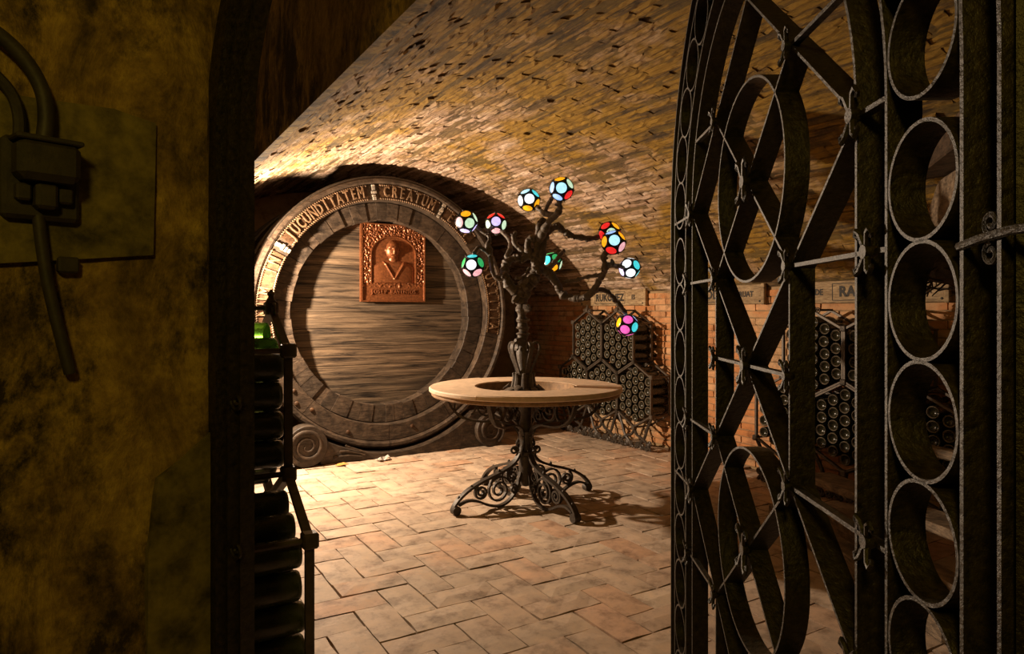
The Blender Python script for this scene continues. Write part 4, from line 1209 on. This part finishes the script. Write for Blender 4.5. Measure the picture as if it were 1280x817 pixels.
# rings of the border: shared mesh
rm = MB(); rr = 0.0625
rm.strip([gp(rr * math.cos(2 * math.pi * i / 40), rr * math.sin(2 * math.pi * i / 40)) for i in range(40)], wdir, BWD, 0.0042, closed=True)
ring_me = rm.mesh('ring', GI)
RC = 0.579
ring_pos = []
h = 0.10
while h < HN - 0.03:
    ring_pos += [(RC, h), (-RC, h)]; h += 0.1268
na = 15
for i in range(na):
    a = math.pi * (i + 0.35) / (na - 0.3); ring_pos.append((RC * math.cos(a), HN + RC * math.sin(a)))
for (w_, h_) in ring_pos: link('ring', ring_me, gate, loc=(w_, 0, h_))
# lattice
def bar(name, a, c, width=BWD, th=BTH):
    n = 10
    m = MB(); m.strip([gp(a[0] + (c[0] - a[0]) * i / n, a[1] + (c[1] - a[1]) * i / n) for i in range(n + 1)], wdir, width, th)
    return m.build(name, GI, gate)
def curl(m, w, h, r, a0, turns, th=0.0042):
    pts = spiral(w, h, r, r * 0.22, a0, turns, 18)
    m.tube([Vector((x, -0.004, z)) for x, z in pts], th, 6)
def rosette(w, h, s=1.0, rail=False):
    m = MB()
    m.lathe([(0.0, -0.010), (0.007 * s, -0.007), (0.011 * s, 0.0), (0.011 * s, 0.01)], 10, Matrix.Translation((w, 0, h)) @ Matrix.Rotation(R(-90), 4, 'X'))
    for k, (sx, sz) in enumerate(((1, 1), (-1, 1), (1, -1), (-1, -1))):
        p = [(w + sx * x * s, h + sz * z * s) for x, z in ((0.0, 0.0), (0.006, 0.012), (0.012, 0.028), (0.020, 0.034), (0.026, 0.026), (0.020, 0.022))]
        m.tube([Vector((x, 0.002 + 0.005 * i - 0.0008 * i * i, z)) for i, (x, z) in enumerate(p)], [0.005 * s, 0.005 * s, 0.0045 * s, 0.004 * s, 0.0035 * s, 0.004 * s], 6)
    m.build('scroll_ornament', GI, gate, True)
cx, cz = 0.215, 0.175
for node in (HN - 2 * PER, HN - PER, HN):
    cir = MB(); rc = 0.19
    cir.strip([gp(rc * 1.03 * math.cos(2 * math.pi * i / 56), node + rc * math.sin(2 * math.pi * i / 56)) for i in range(56)], wdir, BWD, BTH, closed=True)
    cir.build('circle', GI, gate)
    for sx in (-1, 1):
        lo = max(node - cz, 0.03)
        bar('diagonal', (-sx * cx, node - cz) if node - cz > 0.03 else (-sx * cx * (node - 0.03) / cz, 0.03), (sx * cx, node + cz))
        bar('diagonal', (sx * HW, node), (0, node + PER / 2))
        if node - PER / 2 > 0: bar('diagonal', (sx * HW, node), (0, node - PER / 2))
        for sz in (-1, 1):
            if node + sz * cz < 0.05: continue
            wide = HW if node + sz * cz <= HN else math.sqrt(HW * HW - cz * cz)
            bar('cross_bar', (sx * cx, node + sz * cz), (sx * wide, node + sz * cz), 0.012, 0.006)
            rosette(sx * cx, node + sz * cz, 0.75)
        rosette(sx * HW, node, 0.9)
        bar('tie', (sx * HW, node), (sx * (0.648 if sx > 0 else 0.51), node), 0.014, 0.006)
        if node - cz > 0.5 or True:
            if node - PER + cz > 0.03: bar('upright', (sx * cx, node - cz), (sx * cx, node - PER + cz))
    rosette(0, node, 1.15)
    if node - PER / 2 > 0:
        bar('cross_bar', (-cx, node - PER / 2), (cx, node - PER / 2), 0.014, 0.006)
        rosette(0, node - PER / 2, 1.0)
        for sx in (-1, 1): rosette(sx * cx, node - PER / 2, 0.7)
    for sx in (-1, 1):
        for dz in (cz, -cz):
            if 0.1 < node + dz < HN + 0.01:
                bar('tie', (sx * HW, node + dz), (sx * 0.51, node + dz), 0.014, 0.006); rosette(sx * 0.474, node + dz, 0.8)
# hinge straps towards the post
for h_ in (0.36, 0.80, 1.296, 1.62):
    m = MB()
    m.tube([Vector((-0.645, 0.0, h_ - 0.004)), Vector((-0.68, 0.003, h_)), Vector((-0.72, 0.004, h_ + 0.003)), Vector((-0.80, 0.0, h_ + 0.002))], 0.0045, 8)
    for s in (-1, 1): curl(m, -0.685, h_ + s * 0.014, 0.011, R(-90 * s), s * 1.2, 0.003)
    m.build('hinge_strap', GI, gate, True)
